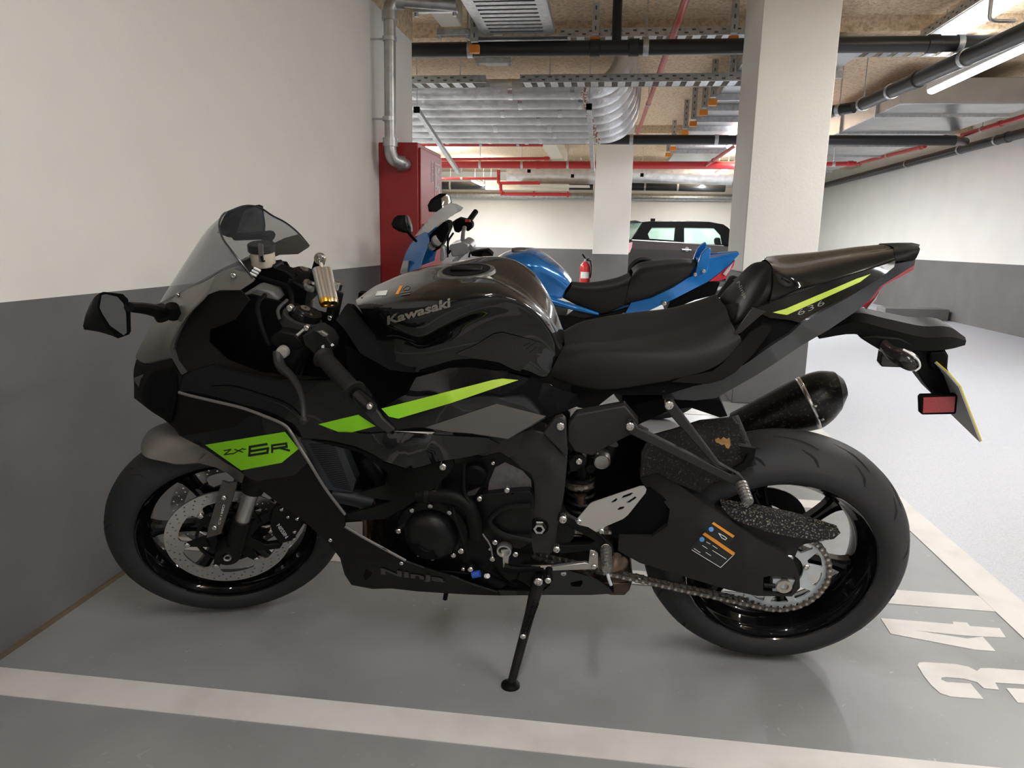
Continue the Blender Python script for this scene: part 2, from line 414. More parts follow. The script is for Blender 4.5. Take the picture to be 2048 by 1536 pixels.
# materials shared by the motorcycles
M_gloss = mat('gloss_black_paint', (.0035, .0035, .004), .25, coat=1, spec=.05, noise=(900, (.008, .008, .009), .55, .7, 1))
M_matte = mat('matte_charcoal', (.0065, .006, .0055), .46, .1, spec=.16)
M_cowl = mat('matte_graphite', (.15, .14, .125), .42, .4)
M_plast = mat('black_plastic', (.003, .003, .003), .55, spec=.16)
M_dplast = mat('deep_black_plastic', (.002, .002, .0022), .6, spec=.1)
M_seat = mat('seat_vinyl', (.0105, .0098, .0093), .6, spec=.3, bump=(700, .12, .002))
M_rub = mat('tyre_rubber', (.022, .022, .0235), .62, spec=.3, bump=(240, .1, .003))
M_groove = mat('groove_black', (.003, .003, .003), .9)
M_rim = mat('rim_black', (.003, .003, .0035), .25, 0, coat=.8, spec=.05)
M_steel = mat('brushed_steel', (.50, .48, .46), .33, .95)
M_bolt = mat('bolt_steel', (.62, .60, .57), .25, 1)
M_bdark = mat('bolt_recess', (.01, .01, .01), .7)
M_dmet = mat('dark_metal', (.005, .0048, .0048), .42, .2, spec=.22, bump=(160, .06, .002))
M_frame = mat('frame_grey', (.032, .0305, .0295), .5, .3, spec=.3, bump=(300, .06, .002))
M_swing = mat('swingarm_black', (.0155, .0152, .0152), .55, .1, spec=.25, bump=(260, .1, .002))
M_dusty = mat('dusty_black_plastic', (.007, .0065, .006), .75, spec=.3, noise=(230, (.085, .068, .05), .57, .74, 4), bump=(120, .3, .003))
M_dust2 = mat('speckled_plastic', (.006, .0055, .005), .6, spec=.3, noise=(230, (.24, .20, .155), .55, .66, 3), bump=(120, .3, .003))
M_muff = mat('dusty_muffler', (.013, .012, .011), .33, .5, noise=(150, (.10, .078, .058), .58, .72, 3))
M_green = mat('lime_green_decal', (.20, .52, .008), .38, emit=None)
M_lime = mat('yellow_green_decal', (.46, .56, .06), .35, metal=.1)
M_ink = mat('black_ink', (.006, .007, .006), .4)
M_brown = mat('grey_lettering', (.20, .175, .15), .4, .4)
M_silv = mat('silver_metal', (.55, .53, .50), .3, 1)
M_glassd = mat('smoke_screen', (.105, .11, .12), .05, alpha=.58, spec=.5)
M_red = mat('red_lens', (.50, .010, .03), .15, coat=.5)
M_redr = mat('red_reflector', (.33, .008, .012), .12, coat=.6, bump=(500, .3, .002))
M_amber = mat('orange_print', (.70, .26, .02), .5)
M_white_p = mat('white_print', (.75, .75, .73), .5)
M_blue_p = mat('blue_print', (.10, .28, .62), .5)
M_mirror = mat('mirror_glass', (.55, .57, .60), .03, 1)
M_gold = mat('gold_anodised', (.75, .44, .06), .3, 1)
M_cream = mat('reservoir_plastic', (.72, .64, .52), .4, trans=.15)
M_radi = mat('radiator_fins', (.065, .07, .08), .5, .5)
M_cast = mat('cast_engine_grey', (.14, .125, .125), .5, .5, noise=(60, (.10, .09, .09), .4, .7))
M_bronze = mat('heat_bronzed_steel', (.16, .115, .085), .35, .9, noise=(20, (.08, .055, .04), .4, .7))
M_zsil = mat('zinc_plate', (.56, .60, .63), .42, .35)
M_chain = mat('chain_steel', (.20, .17, .14), .45, .8, noise=(300, (.10, .085, .07), .4, .7))
M_leaf = mat('dry_leaf', (.36, .20, .07), .8, noise=(90, (.22, .11, .035), .4, .7))
M_guard = mat('bronze_grey_guard', (.085, .075, .068), .4, .6)
def _bolt_mesh():
    b = MB()
    b.lathe([(0, -1.2), (1, -1.2), (1, .35), (.82, .6), (.5, .66), (.45, .25), (0, .22)], (0, 0, 0), (0, 0, 1), (1, 0, 0), n=12)
    me = b.mesh('bolt', 30); me.materials.append(M_bolt); return me
BOLT = _bolt_mesh()

# ================================================================== the black sports motorcycle
FR = Frame((.43774, 1.80602, .00251), (-.999718, -.023755, 0), (.023198, -.976233, -.215696), (.005124, -.215635, .976460))
bike = empty('sport_motorcycle', mw=FR.M)
_tag(bike, 'black sport motorcycle with lime green stripes leaning on its side stand', 'motorcycle')
K = Builder(FR, bike)
AX = Vector((0, 1, 0))
def wheel_meshes(R, tprof, rimw, spokew, C, u, v, w, pre, groove):
    """C centre, u fwd, v left, w up (bike-local)"""
    n = 96
    b = MB(); prof = [(r, h) for r, h in reversed(tprof)]+[(r, -h) for r, h in tprof[1:]]
    prof += [(tprof[-1][0]+.012, -tprof[-1][1]+.02), (tprof[-1][0]+.012, tprof[-1][1]-.02)]
    b.lathe(prof, C, v, u, n, closed=True); ty = b.obj(pre+'_tyre', M_rub, bike, angle=50)
    g = rimw
    b = MB(); pr = [(.231, g), (.2285, g+.004), (.2235, g), (.221, g-.008), (.2135, g-.016), (.208, g-.026), (.199, g-.040), (.193, g*.35), (.190, 0)]
    pr = pr+[(r, -h) for r, h in reversed(pr[:-1])]
    pr += [(.222, -g+.01), (.207, -g+.035), (.204, 0), (.207, g-.035), (.222, g-.01)]
    b.lathe(pr, C, v, u, n, closed=True)
    b.lathe([(.018, spokew), (.045, spokew), (.052, spokew-.01), (.058, .02), (.058, -.02), (.052, -spokew+.01), (.045, -spokew), (.018, -spokew)], C, v, u, 24, closed=True)
    rim = b.obj(pre+'_rim', M_rim, bike, angle=30)
    return ty, rim
def spokes(C, u, v, w, rim, ang0, sw, n=6):
    for k in range(n):
        t = math.radians(ang0+360/n*k); d = u*math.cos(t)+w*math.sin(t); q = v.cross(d)
        b = MB(); rows = []
        for r, wd, hh in ((.045, .026, sw*.9), (.075, .017, sw*.72), (.13, .0135, sw*.6), (.175, .017, sw*.6), (.197, .028, sw*.7)):
            c = C+d*r
            rows.append([c+q*wd*a+v*hh*e for a, e in ((-1, -.8), (-1, .7), (-.55, 1), (-.35, .55), (.35, .55), (.55, 1), (1, .7), (1, -.8))])
        b.grid([[np.array(p) for p in r] for r in rows], 1, 3, wrap=True); b.obj('spoke', M_rim, rim, angle=35)
# ---- rear wheel
RC = Vector((0, 0, .315)); ux, uy, uz = Vector((1, 0, 0)), Vector((0, 1, 0)), Vector((0, 0, 1))
RT = [(.315, 0), (.3125, .025), (.304, .047), (.290, .067), (.270, .083), (.262, .0875), (.258, .0878), (.250, .0905), (.236, .086), (.226, .079)]
rty, rrim = wheel_meshes(.315, RT, .076, .05, RC, ux, uy, uz, 'rear', True)
spokes(RC, ux, uy, uz, rrim, 180-47+0, .024)
def tyre_groove(parent, C, u, v, w, prof, t0, t1, h0, h1, wd, bend=0):
    rr = np.interp; hs = [p[1] for p in prof[:7]]; rs = [p[0] for p in prof[:7]]
    b = MB(); rows = [[], []]
    for k in range(9):
        s = k/8; t = math.radians(t0+(t1-t0)*s+bend*math.sin(math.pi*s)); h = h0+(h1-h0)*s
        taper = wd*(math.sin(math.pi*min(max(s, .06), .94))**.5)
        for j, e in enumerate((-1, 1)):
            tt = t+e*taper/.3; r = rr(abs(h), hs, rs)+.0010
            rows[j].append(np.array(C+(u*math.cos(tt)+w*math.sin(tt))*r+v*h))
    b.grid(rows); b.obj('tread_groove', M_groove, parent)
for k in range(15):
    a = 11+k*24
    tyre_groove(rty, RC, ux, uy, uz, RT, a, a+17, .012, .048, .005, 2)
    tyre_groove(rty, RC, ux, uy, uz, RT, a+10, a+17, .052, .078, .0042, 1)
    tyre_groove(rty, RC, ux, uy, uz, RT, a+6, a+24, -.008, -.04, .0026, 2)
# ---- front wheel (steered)
SA = .38717; RAKE = math.radians(23.5)
sax = uz*math.cos(RAKE)-ux*math.sin(RAKE); RS = Matrix.Rotation(SA, 3, sax)
off = (ux*math.cos(RAKE)+uz*math.sin(RAKE))*.03
C0 = Vector((1.4, 0, .30))-off; FC = C0+RS @ off
fu, fv, fw_ = RS @ ux, RS @ uy, RS @ uz
FT = [(.300, 0), (.2975, .02), (.290, .036), (.277, .050), (.260, .0585), (.252, .0605), (.248, .0605), (.242, .0615), (.232, .058), (.226, .052)]
fty, frim = wheel_meshes(.3, FT, .049, .045, FC, fu, fv, fw_, 'front', True)
spokes(FC, fu, fv, fw_, frim, 6, .02)
for k in range(10):
    a = 5+k*36
    tyre_groove(fty, FC, fu, fv, fw_, FT, a, a+14, .006, .03, .0024, 2); tyre_groove(fty, FC, fu, fv, fw_, FT, a+8, a+15, .034, .052, .002, 1)
# steer frame builder: pixels on planes parallel to the front wheel
Mf = Matrix(((fu.x, fv.x, fw_.x, FC.x), (fu.y, fv.y, fw_.y, FC.y), (fu.z, fv.z, fw_.z, FC.z), (0, 0, 0, 1)))
class SteerFrame(Frame):
    def __init__(s):
        M = FR.M @ Mf; Frame.__init__(s, M.translation, M.col[0].to_3d(), M.col[1].to_3d(), M.col[2].to_3d())
    def px(s, x, y, v=0.):
        return Mf @ Frame.px(s, x, y, v)
SF = SteerFrame()
def ff(r, deg, v):
    t = math.radians(deg); return FC+fu*math.cos(t)*r+fw_*math.sin(t)*r+fv*v
def disc(name, vpos, ro, ri, nh, parent, m, hole_rows=3, tabs=6, C=FC, u=fu, v=fv, w=fw_):
    def P(r, t): return C+u*math.cos(t)*r+w*math.sin(t)*r+v*vpos
    outer = [P(ro*(1+.0*math.cos(12*t)), t) for t in np.linspace(0, 2*math.pi, 97)[:-1]]
    inner = []
    for k in range(tabs):
        t0 = 2*math.pi*k/tabs
        for dt, r in ((-.42, ri), (-.30, ri), (-.2, ri), (-.13, ri-.006), (-.09, ri-.02), (0, ri-.024), (.09, ri-.02), (.13, ri-.006), (.2, ri), (.30, ri), (.42, ri)):
            inner.append(P(r, t0+dt))
    holes = []
    for k in range(nh):
        for j in range(hole_rows):
            t = 2*math.pi*(k+j*.33)/nh; r = ri+.008+(ro-ri-.015)*j/(hole_rows-1)
            holes.append([P(r, t)+(u*math.cos(a)+w*math.sin(a))*.0024 for a in np.linspace(0, 2*math.pi, 7)[:-1]])
    b = MB(); b.prism_holes([outer, inner]+holes, v*.005); return b.obj(name, m, parent, weld=False)
for s, nm in ((1, 'front_brake_disc'), (-1, 'front_brake_disc')):
    d = disc(nm, .060*s-.0025, .155, .122, 30, bike, M_steel)
    b = MB(); vp = fv*(.058*s)
    for k in range(6):
        t = math.radians(60*k); a = fu*math.cos(t)+fw_*math.sin(t); q = fv.cross(a)
        b.prism([FC+vp+a*.05-q*.02, FC+vp+a*.05+q*.02, FC+vp+a*.095+q*.008, FC+vp+a*.108+q*.007, FC+vp+a*.108-q*.007, FC+vp+a*.095-q*.008], fv*.006)
    b.lathe([(.075, -.003), (.083, -.003), (.083, .004), (.075, .004)], FC+vp, fv, fu, 36, closed=True)
    b.lathe([(.03, -.004), (.056, -.004), (.056, .006), (.03, .006)], FC+vp, fv, fu, 30, closed=True)
    b.obj('disc_carrier', M_dmet, d, weld=False)
    for k in range(6):
        t = math.radians(60*k); p = FC+(fu*math.cos(t)+fw_*math.sin(t))*.103+vp+fv*.006*s
        o = bpy.data.objects.new('bolt', BOLT); COL.objects.link(o); o.parent = d; o.location = p; o.scale = (.0075, .0075, .006)
        o.rotation_euler = uz.rotation_difference(fv*s).to_euler()
# fork legs along the steering axis
fax = RS @ sax
for s in (1, -1):
    base = FC+fv*.108*s-fu*.0115
    b = MB(); b.cyl(base-fax*.02, base+fax*.102, .0235, n=20)
    b.lathe([(.012, -.02), (.03, -.02), (.033, 0), (.03, .022), (.012, .022)], base+fu*.0115, fv, fu, 20, closed=True)
    leg = b.obj('fork_bottom', M_dmet, bike)
    MB().cyl(base+fax*.10, base+fax*.30, .0185, n=24).obj('fork_stanchion', M_steel, leg)
    MB().cyl(base+fax*.20, base+fax*.70, .0275, n=24).obj('fork_tube', M_dmet, leg)
    b = MB(); b.lathe([(.006, 0), (.0095, 0), (.0105, .004), (.0095, .007), (.006, .005)], base+fu*.0115+fv*s*.022, fv*s, fu, 16, closed=True); b.obj('axle_nut', M_silv, leg)
KS = Builder(FR, bike); KS.fr = SF
# fork guard plate with two bolts
KS.patch('fork_guard', [(444, 962), (455, 966), (474, 964), (473, 972), (441, 1068), (413, 1076), (416, 1058)], .128, M_guard, th=.006)
KS.bolt(448, 995, .133, .0062); KS.bolt(429.5, 1055, .133, .0062)
_tf = KS.tree([o for o in bike.children if o.name.startswith('fork_guard')])
# fender, hugging the front tyre
FEN = mat('fender_graphite', (.14, .125, .11), .38, .45)
b = MB(); rows = []
ths = [63.2, 64.5, 67, 72, 76, 85, 95, 110, 128, 148]; re_ = [.3275, .3255, .316, .296, .279, .267, .264, .266, .272, .285]
ve = [.030, .052, .067, .075, .077, .078, .078, .078, .078, .076]
for f in (1, .97, .9, .75, .5, 0, -.5, -.75, -.9, -.97, -1):
    q = abs(f); g = q**5
    rows.append([np.array(ff(.328+(r-.328)*g-.004*q*q, t, v*f*(1 if q > .99 else 1.0))) for t, r, v in zip(ths, re_, ve)])
b.grid(rows, 3, 2); fender = b.obj('front_fender', FEN, bike, solid=.003, angle=60)
KS.patch('fender_blade', [(394, 925), (412, 908), (398, 893), (440, 912), (482, 944), (512, 978), (500, 970), (474, 963), (457, 948), (435, 936)], [(394, 925, .085), (412, 905, .088), (470, 945, .10), (512, 978, .105)], FEN, th=.005, parent=fender)
# caliper
KS.patch('front_caliper', [[(543, 1017), (560, 1010), (590, 1022), (603, 1040), (598, 1062), (585, 1082), (560, 1088), (545, 1070), (538, 1045)]], .105, M_dmet, th=.05, bevel=.004)
KS.patch('caliper_arm', [(493, 1048), (520, 1030), (548, 1022), (552, 1038), (520, 1052), (500, 1075), (530, 1090), (560, 1086), (560, 1098), (525, 1102), (480, 1092)], .095, M_dmet, th=.02, bevel=.003)
for p in ((563, 1019), (576, 1034), (594, 1038), (589, 1064), (589, 1078)): KS.bolt(*p, .108, .0045)
_tc = KS.tree([o for o in bike.children if o.name.startswith('front_caliper')])
KS.trc = _tc
def steer_hit(tr, x, y, lift=.0008): return K.hit(tr, x, y, lift)
KS.hit = steer_hit
KS.text('caliper_lettering', 'NISSIN', [(553, 1051), (571, 1077), (577, 1072), (559, 1046)], _tc, M_white_p, bpy.data.objects['front_caliper'], .01)
KS.text('guard_lettering', 'CX188D', [(436, 1048), (446, 1008), (450, 1009), (440, 1049)], _tf, M_white_p, bpy.data.objects['fork_guard'], 0)
KS.tubepx('brake_hose', [(520, 1045, .11), (500, 1010, .10), (505, 960, .08), (530, 900, .06)], .0055, M_plast)

# ---- swingarm, chain, sprocket
SWO = [(1280, 957), (1313, 945), (1347, 962), (1392, 995), (1436, 1025), (1514, 1079), (1560, 1103), (1588, 1122), (1599, 1150), (1600, 1176), (1584, 1193), (1514, 1192), (1454, 1179), (1358, 1150), (1280, 1126), (1236, 1102), (1238, 1068), (1303, 1074), (1335, 1052), (1340, 1020), (1322, 996), (1288, 972)]
sw = K.patch('swingarm', [SWO, [(1527, 1155), (1538, 1152), (1590, 1155), (1592, 1162), (1582, 1188), (1570, 1190), (1526, 1185)]], [(1240, 1085, .115), (1300, 960, .09), (1340, 1030, .125), (1420, 1060, .142), (1500, 1130, .142), (1595, 1160, .138), (1436, 1025, .12), (1514, 1079, .125), (1454, 1179, .135), (1358, 1150, .13)], M_swing, th=.045, step=26)
link_copy(sw, scale=(1, -1, 1))
MB().cyl((.52, -.13, .40), (.52, .115, .40), .035).obj('swingarm_pivot', M_swing, bike)
# axle block and adjuster
K.patch('axle_block', [(1546, 1158), (1592, 1160), (1583, 1187), (1545, 1185)], .133, M_zsil, th=.03)
b = MB(); c_ = FR.px(1568, 1172, .137); b.lathe([(.010, -.01), (.017, -.01), (.0175, .004), (.010, .004)], c_, uy, ux, 24, closed=True); b.obj('axle_nut', mat('axle_sleeve', (.42, .40, .34), .35, .8), bike)
K.tubepx('chain_adjuster', [(1527, 1170, .135), (1550, 1172, .135)], .006, M_dmet)
# stickers on the swingarm
_ts = K.tree([sw])
stk = K.decal('warning_sticker', [(1380, 1097), (1409, 1062), (1412, 1058), (1426, 1044), (1469, 1070), (1461, 1084), (1457, 1094), (1470, 1108), (1443, 1136), (1440, 1134)], _ts, M_ink, sw, label='black and orange warning sticker')
K.decal('sticker_band', [(1423, 1047), (1427, 1044), (1469, 1071), (1465, 1075)], _ts, M_amber, stk, lift=.0016)
K.decal('sticker_band', [(1405, 1068), (1410, 1064), (1470, 1105), (1466, 1111)], _ts, M_amber, stk, lift=.0016)
for cx, cy in ((1422, 1058), (1404, 1078)):
    K.decal('sticker_roundel', [(cx+5*math.cos(a), cy+5*math.sin(a)) for a in np.linspace(0, 6.28, 13)[:-1]], _ts, M_blue_p, stk, lift=.0017)
K.strokes('sticker_print', [[(1437, 1066), (1448, 1072), (1453, 1076), (1450, 1079), (1443, 1075), (1437, 1066)], [(1413, 1083), (1420, 1087)], [(1405, 1090), (1414, 1096)], [(1425, 1090), (1434, 1096)], [(1412, 1104), (1421, 1110)], [(1388, 1096), (1400, 1104)], [(1425, 1100), (1452, 1117)], [(1384, 1099), (1441, 1134), (1468, 1108)]], 1.2, _ts, M_white_p, stk, lift=.0018)
# sprocket
def sprocket():
    vp = .097; P = lambda r, t: RC+ux*math.cos(t)*r+uz*math.sin(t)*r+uy*vp
    nt = 43; outer = []
    for k in range(nt*4):
        t = 2*math.pi*k/(nt*4); outer.append(P(.1075+(.0035 if k % 4 < 2 else -.0035), t))
    loops = [outer, [P(.052, t) for t in np.linspace(0, 2*math.pi, 31)[:-1]]]
    for k in range(10):
        t0 = 2*math.pi*k/10+.2
        loops.append([P(r, t0+dt) for r, dt in ((.066, -.12), (.066, .12), (.075, .17), (.092, .235), (.095, .21), (.096, 0), (.095, -.21), (.092, -.235), (.075, -.17))])
    b = MB(); b.prism_holes(loops, uy*-.006); o = b.obj('rear_sprocket', M_zsil, bike, weld=False)
    b = MB(); b.lathe([(.03, .05), (.053, .05), (.06, .09), (.03, .094)], RC, uy, ux, 30, closed=True); b.obj('sprocket_carrier', M_dmet, o)
    for k in range(5):
        t = 2*math.pi*k/5+.35; q = bpy.data.objects.new('bolt', BOLT); COL.objects.link(q); q.parent = o
        q.location = P(.0595, t); q.scale = (.0075,)*3; q.rotation_euler = uz.rotation_difference(uy).to_euler()
sprocket()
# chain: path in the sprocket plane
def chain():
    vp = .097; rR, rF = .1087, .042; RCf = Vector((.555, 0, .352))
    d = RCf-RC; L = math.hypot(d.x, d.z); th = math.atan2(d.z, d.x); ph = math.acos((rR-rF)/L)
    path = []
    def arc(c, r, a, b, n):
        for k in range(n+1):
            t = a+(b-a)*k/n; path.append(Vector((c.x+r*math.cos(t), vp, c.z+r*math.sin(t))))
    arc(RC, rR, th+ph, th-ph+2*math.pi, 60); arc(RCf, rF, th-ph, th+ph, 30); path.append(path[0].copy())
    s = [0]
    for a, b_ in zip(path[:-1], path[1:]): s.append(s[-1]+(b_-a).length)
    N = int(round(s[-1]/.015875/2))*2; pitch = s[-1]/N
    def pos(x):
        x %= s[-1]; i = max(0, int(np.searchsorted(s, x)-1)); f = (x-s[i])/max(s[i+1]-s[i], 1e-9); return path[i].lerp(path[i+1], f)
    meshes = []
    for k, hw in ((0, .0105), (1, .0083)):
        b = MB(); pl = []
        for cx in (-.5, .5):
            for a in np.linspace(-2.2, 2.2, 6):
                pl.append(((cx*1.0+.0)+math.cos(a)*.42*(1 if cx > 0 else -1), math.sin(a)*.42*(1 if cx > 0 else -1)))
        pts = [Vector((x*pitch, hw, y*pitch)) for x, y in pl]
        b.prism(pts, (0, -.0018, 0)); b.prism([Vector((p.x, -hw, p.z)) for p in pts], (0, .0018, 0))
        for cx in (-.5, .5): b.cyl((cx*pitch, -hw-.001, 0), (cx*pitch, hw+.0012, 0), .0032 if k else .0036, n=6, mi=1)
        me = b.mesh('chain_link', 40, weld=False); me.materials.append(M_chain); me.materials.append(M_steel); meshes.append(me)
    ch = empty('chain', parent=bike)
    for k in range(N):
        p0, p1 = pos(k*pitch), pos((k+1)*pitch); c = (p0+p1)/2; dd = p1-p0
        o = bpy.data.objects.new('chain_link', meshes[k % 2]); COL.objects.link(o); o.parent = ch; o.location = c
        o.rotation_euler = (0, -math.atan2(dd.z, dd.x), 0)
chain()
K.patch('chain_guard', [(1443, 1012), (1507, 1021), (1593, 1039), (1640, 1053), (1681, 1066), (1668, 1078), (1640, 1083), (1580, 1073), (1529, 1062), (1464, 1038)], [(1443, 1012, .115), (1681, 1066, .118), (1593, 1039, .112), (1560, 1066, .127), (1464, 1038, .12)], M_dust2, th=.03)
K.patch('chain_guard_web', [(1464, 1038), (1529, 1062), (1580, 1073), (1640, 1083), (1610, 1088), (1598, 1095), (1588, 1118), (1560, 1104), (1514, 1080)], .112, M_swing, th=.006)
K.bolt(1578, 1115, .122, .009)
# rear hugger over the tyre
b = MB(); rows = []
for v, r in ((.098, .296), (.096, .318), (.085, .332), (.05, .338), (0, .340), (-.05, .338), (-.085, .332), (-.096, .318), (-.098, .296)):
    rows.append([np.array(RC+(ux*math.cos(math.radians(t))+uz*math.sin(math.radians(t)))*r+uy*v) for t in np.linspace(38, 72, 8)])
b.grid(rows, 2, 2); hug = b.obj('rear_hugger', M_dusty, bike, solid=.004)
K.patch('hugger_side', [(1283, 905), (1300, 872), (1345, 860), (1400, 842), (1465, 836), (1478, 850), (1480, 888), (1512, 897), (1507, 920), (1490, 940), (1470, 950), (1420, 968), (1400, 985), (1350, 965), (1313, 945), (1281, 955)], [(1283, 905, .10), (1400, 842, .07), (1480, 870, .085), (1512, 897, .10), (1490, 940, .108), (1400, 985, .105), (1300, 950, .11), (1400, 920, .108)], M_dusty, th=.006, parent=hug)
K.patch('hugger_flange', [(1478, 892), (1512, 897), (1508, 918), (1492, 936), (1478, 945), (1440, 950), (1488, 925), (1496, 908), (1486, 905)], .114, M_plast, th=.006, parent=hug)
# rear brake disc and far side caliper
b = MB(); b.lathe([(.06, -.098), (.11, -.098), (.11, -.094), (.06, -.094)], RC, uy, ux, 48, closed=True); b.obj('rear_brake_disc', M_dmet, bike)
MB().box(RC+ux*.09+uz*.07+uy*-.11, (.09, .04, .06)).obj('rear_caliper', M_dmet, bike, bevel=.008)
# ---- tank
TK = [
 [(712, 600, 0), (770, 574, 0), (830, 556, 0), (884, 547, 0), (933, 543, 0), (985, 550, 0), (1030, 572, 0), (1070, 603, 0), (1105, 645, 0), (1126, 690, 0)],
 [(713, 605, .05), (770, 586, .07), (830, 573, .08), (884, 566, .085), (938, 560, .085), (992, 563, .082), (1038, 583, .075), (1075, 612, .065), (1105, 651, .052), (1125, 694, .045)],
 [(716, 612, .085), (772, 600, .12), (830, 591, .13), (886, 584, .135), (943, 573, .13), (1000, 577, .122), (1045, 597, .108), (1078, 624, .09), (1104, 659, .074), (1123, 699, .062)],
 [(722, 622, .095), (776, 612, .14), (835, 605, .153), (890, 600, .157), (945, 592, .153), (1001, 593, .144), (1046, 608, .126), (1077, 634, .105), (1102, 667, .086), (1120, 704, .072)],
 [(742, 655, .10), (790, 655, .145), (838, 672, .155), (887, 646, .155), (936, 623, .152), (990, 610, .142), (1038, 616, .125), (1071, 642, .104), (1097, 675, .088), (1116, 711, .077)],
 [(752, 675, .098), (795, 674, .128), (842, 682, .138), (890, 664, .136), (940, 645, .13), (990, 636, .124), (1034, 642, .112), (1066, 663, .098), (1092, 690, .088), (1112, 718, .08)],
 [(750, 694, .10), (792, 702, .12), (842, 700, .122), (892, 690, .117), (942, 680, .112), (992, 676, .108), (1032, 682, .104), (1063, 698, .098), (1088, 716, .092), (1106, 732, .087)],
 [(745, 706, .102), (790, 722, .120), (840, 726, .122), (890, 720, .117), (938, 714, .112), (990, 713, .109), (1030, 720, .106), (1060, 729, .102), (1082, 740, .098), (1098, 746, .094)],
 [(740, 712, .104), (790, 735, .121), (840, 745, .122), (890, 742, .118), (935, 738, .113), (990, 739, .110), (1030, 746, .107), (1058, 752, .103), (1078, 757, .10), (1091, 755, .096)]]
tank = K.grid('fuel_tank', TK, M_gloss, 5, 5, close=False, angle=60)
_tt = K.tree([tank])
pc = FR.px(933, 543, 0); _h = _tt.find_nearest(pc); nrm = Vector((.06, 0, 1)).normalized()
b = MB(); b.lathe([(.030, .002), (.057, .004), (.063, .003), (.065, -.004)], pc, nrm, ux, 48); cap = b.obj('fuel_cap', mat('cap_ring_grey', (.20, .195, .185), .35, .8), bike)
b = MB(); b.lathe([(0, .0046), (.035, .0046), (.046, .0056), (.050, .0058), (.053, .0052)], pc, nrm, ux, 40); b.obj('cap_recess', M_plast, cap)
b = MB(); b.box(pc+nrm*.007, (.07, .026, .008)); b.obj('cap_flap', M_dmet, cap, bevel=.003)
K.text('brand_lettering', 'Kawasaki', [(775, 650), (901, 614), (901, 595), (775, 632)], _tt, M_brown, tank, .035, label='grey brand lettering')
pad = K.decal('tank_grip_pad', [(911, 707), (950, 690), (987, 667), (1005, 664), (1060, 678), (1083, 685), (1075, 706), (1040, 742), (1026, 738), (996, 723), (950, 716)], _tt, mat('grip_pad_rubber', (.011, .011, .011), .7, bump=(900, .8, .004)), tank, lift=.002)
K.strokes('pad_slot', [[(1052, 697), (1071, 683)], [(1048, 690), (1059, 684)], [(1060, 703), (1073, 693)]], 2, _tt, M_groove, pad, lift=.003)
K.decal('tank_label', [(751, 592), (755, 583), (776, 581), (772, 591)], _tt, M_white_p, tank)
K.decal('tank_label', [(791, 589), (800, 572), (806, 572), (797, 589)], _tt, M_amber, tank)
K.strokes('tank_label_print', [[(806, 577), (814, 571), (820, 573), (818, 579), (808, 580)], [(800, 587), (822, 583)], [(802, 591), (820, 588)]], 1.3, _tt, M_brown, tank)
# front tank cover / ram air cover below the clamp
K.patch('tank_front_cover', [(690, 612), (703, 614), (765, 684), (835, 690), (842, 700), (830, 746), (780, 740), (720, 706), (690, 660), (672, 640)], [(690, 612, .06), (765, 684, .10), (842, 700, .115), (830, 746, .125), (720, 706, .12), (672, 640, .09)], M_dplast, th=.02, mir=True)
# ---- rider seat
SEAT = [
 [(1129, 690, 0), (1165, 685, 0), (1225, 681, 0), (1300, 668, 0), (1370, 650, 0), (1420, 632, 0), (1452, 615, 0)],
 [(1122, 702, .06), (1160, 695, .075), (1225, 693, .09), (1300, 688, .10), (1370, 680, .11), (1425, 664, .11), (1462, 644, .10)],
 [(1115, 716, .083), (1155, 706, .10), (1225, 705, .122), (1300, 706, .137), (1370, 706, .145), (1428, 692, .143), (1474, 666, .125)],
 [(1106, 735, .092), (1148, 735, .113), (1222, 738, .138), (1300, 737, .151), (1372, 728, .156), (1433, 708, .152), (1481, 674, .134)],
 [(1103, 750, .09), (1148, 765, .112), (1216, 774, .138), (1300, 764, .152), (1380, 748, .156), (1438, 724, .152), (1483, 682, .134)],
 [(1108, 758, .085), (1150, 771, .108), (1214, 779, .134), (1300, 768, .148), (1382, 752, .152), (1440, 728, .149), (1484, 685, .131)]]
K.grid('rider_seat', SEAT, M_seat, 5, 5, close=True, angle=70)
# ---- passenger seat cowl, pad and tail
COWL = [
 [(1540, 527, 0), (1575, 528, 0), (1656, 515, 0), (1742, 502, 0), (1787, 496, 0)],
 [(1543, 531, .022), (1575, 540, .05), (1656, 525, .042), (1742, 508, .03), (1787, 500, .024)],
 [(1545, 538, .04), (1573, 554, .086), (1656, 538, .07), (1742, 517, .05), (1788, 507, .04)],
 [(1546, 570, .078), (1590, 571, .097), (1660, 553, .083), (1742, 529, .06), (1790, 514, .048)],
 [(1537, 609, .103), (1600, 585, .10), (1662, 565, .088), (1742, 539, .064), (1791, 522, .050)]]
K.grid('seat_cowl', COWL, M_gloss, 5, 4, close=True, angle=50)
PAD = [
 [(1537, 527, 0), (1512, 553, 0), (1487, 590, 0), (1466, 628, 0), (1462, 640, 0)],
 [(1542, 533, .022), (1524, 562, .06), (1499, 600, .075), (1473, 635, .075), (1464, 645, .07)],
 [(1545, 543, .042), (1536, 572, .085), (1507, 613, .10), (1478, 639, .098), (1466, 649, .09)],
 [(1546, 572, .07), (1538, 600, .092), (1512, 622, .10), (1482, 645, .098), (1468, 652, .09)]]
pad2 = K.grid('cowl_pad', PAD, M_matte, 4, 4, close=True, angle=60)
K.text('pad_lettering', 'Ninja', [(1472, 567), (1488, 601), (1496, 594), (1480, 562)], K.tree([pad2]), M_brown, pad2, .01)
TIP = [[(1787, 494, 0), (1815, 490, 0), (1840, 489, 0)], [(1788, 501, .03), (1816, 497, .026), (1838, 494, .02)], [(1789, 507, .043), (1817, 503, .037), (1840, 499, .028)], [(1792, 523, .052), (1815, 521, .045), (1829, 521, .035)]]
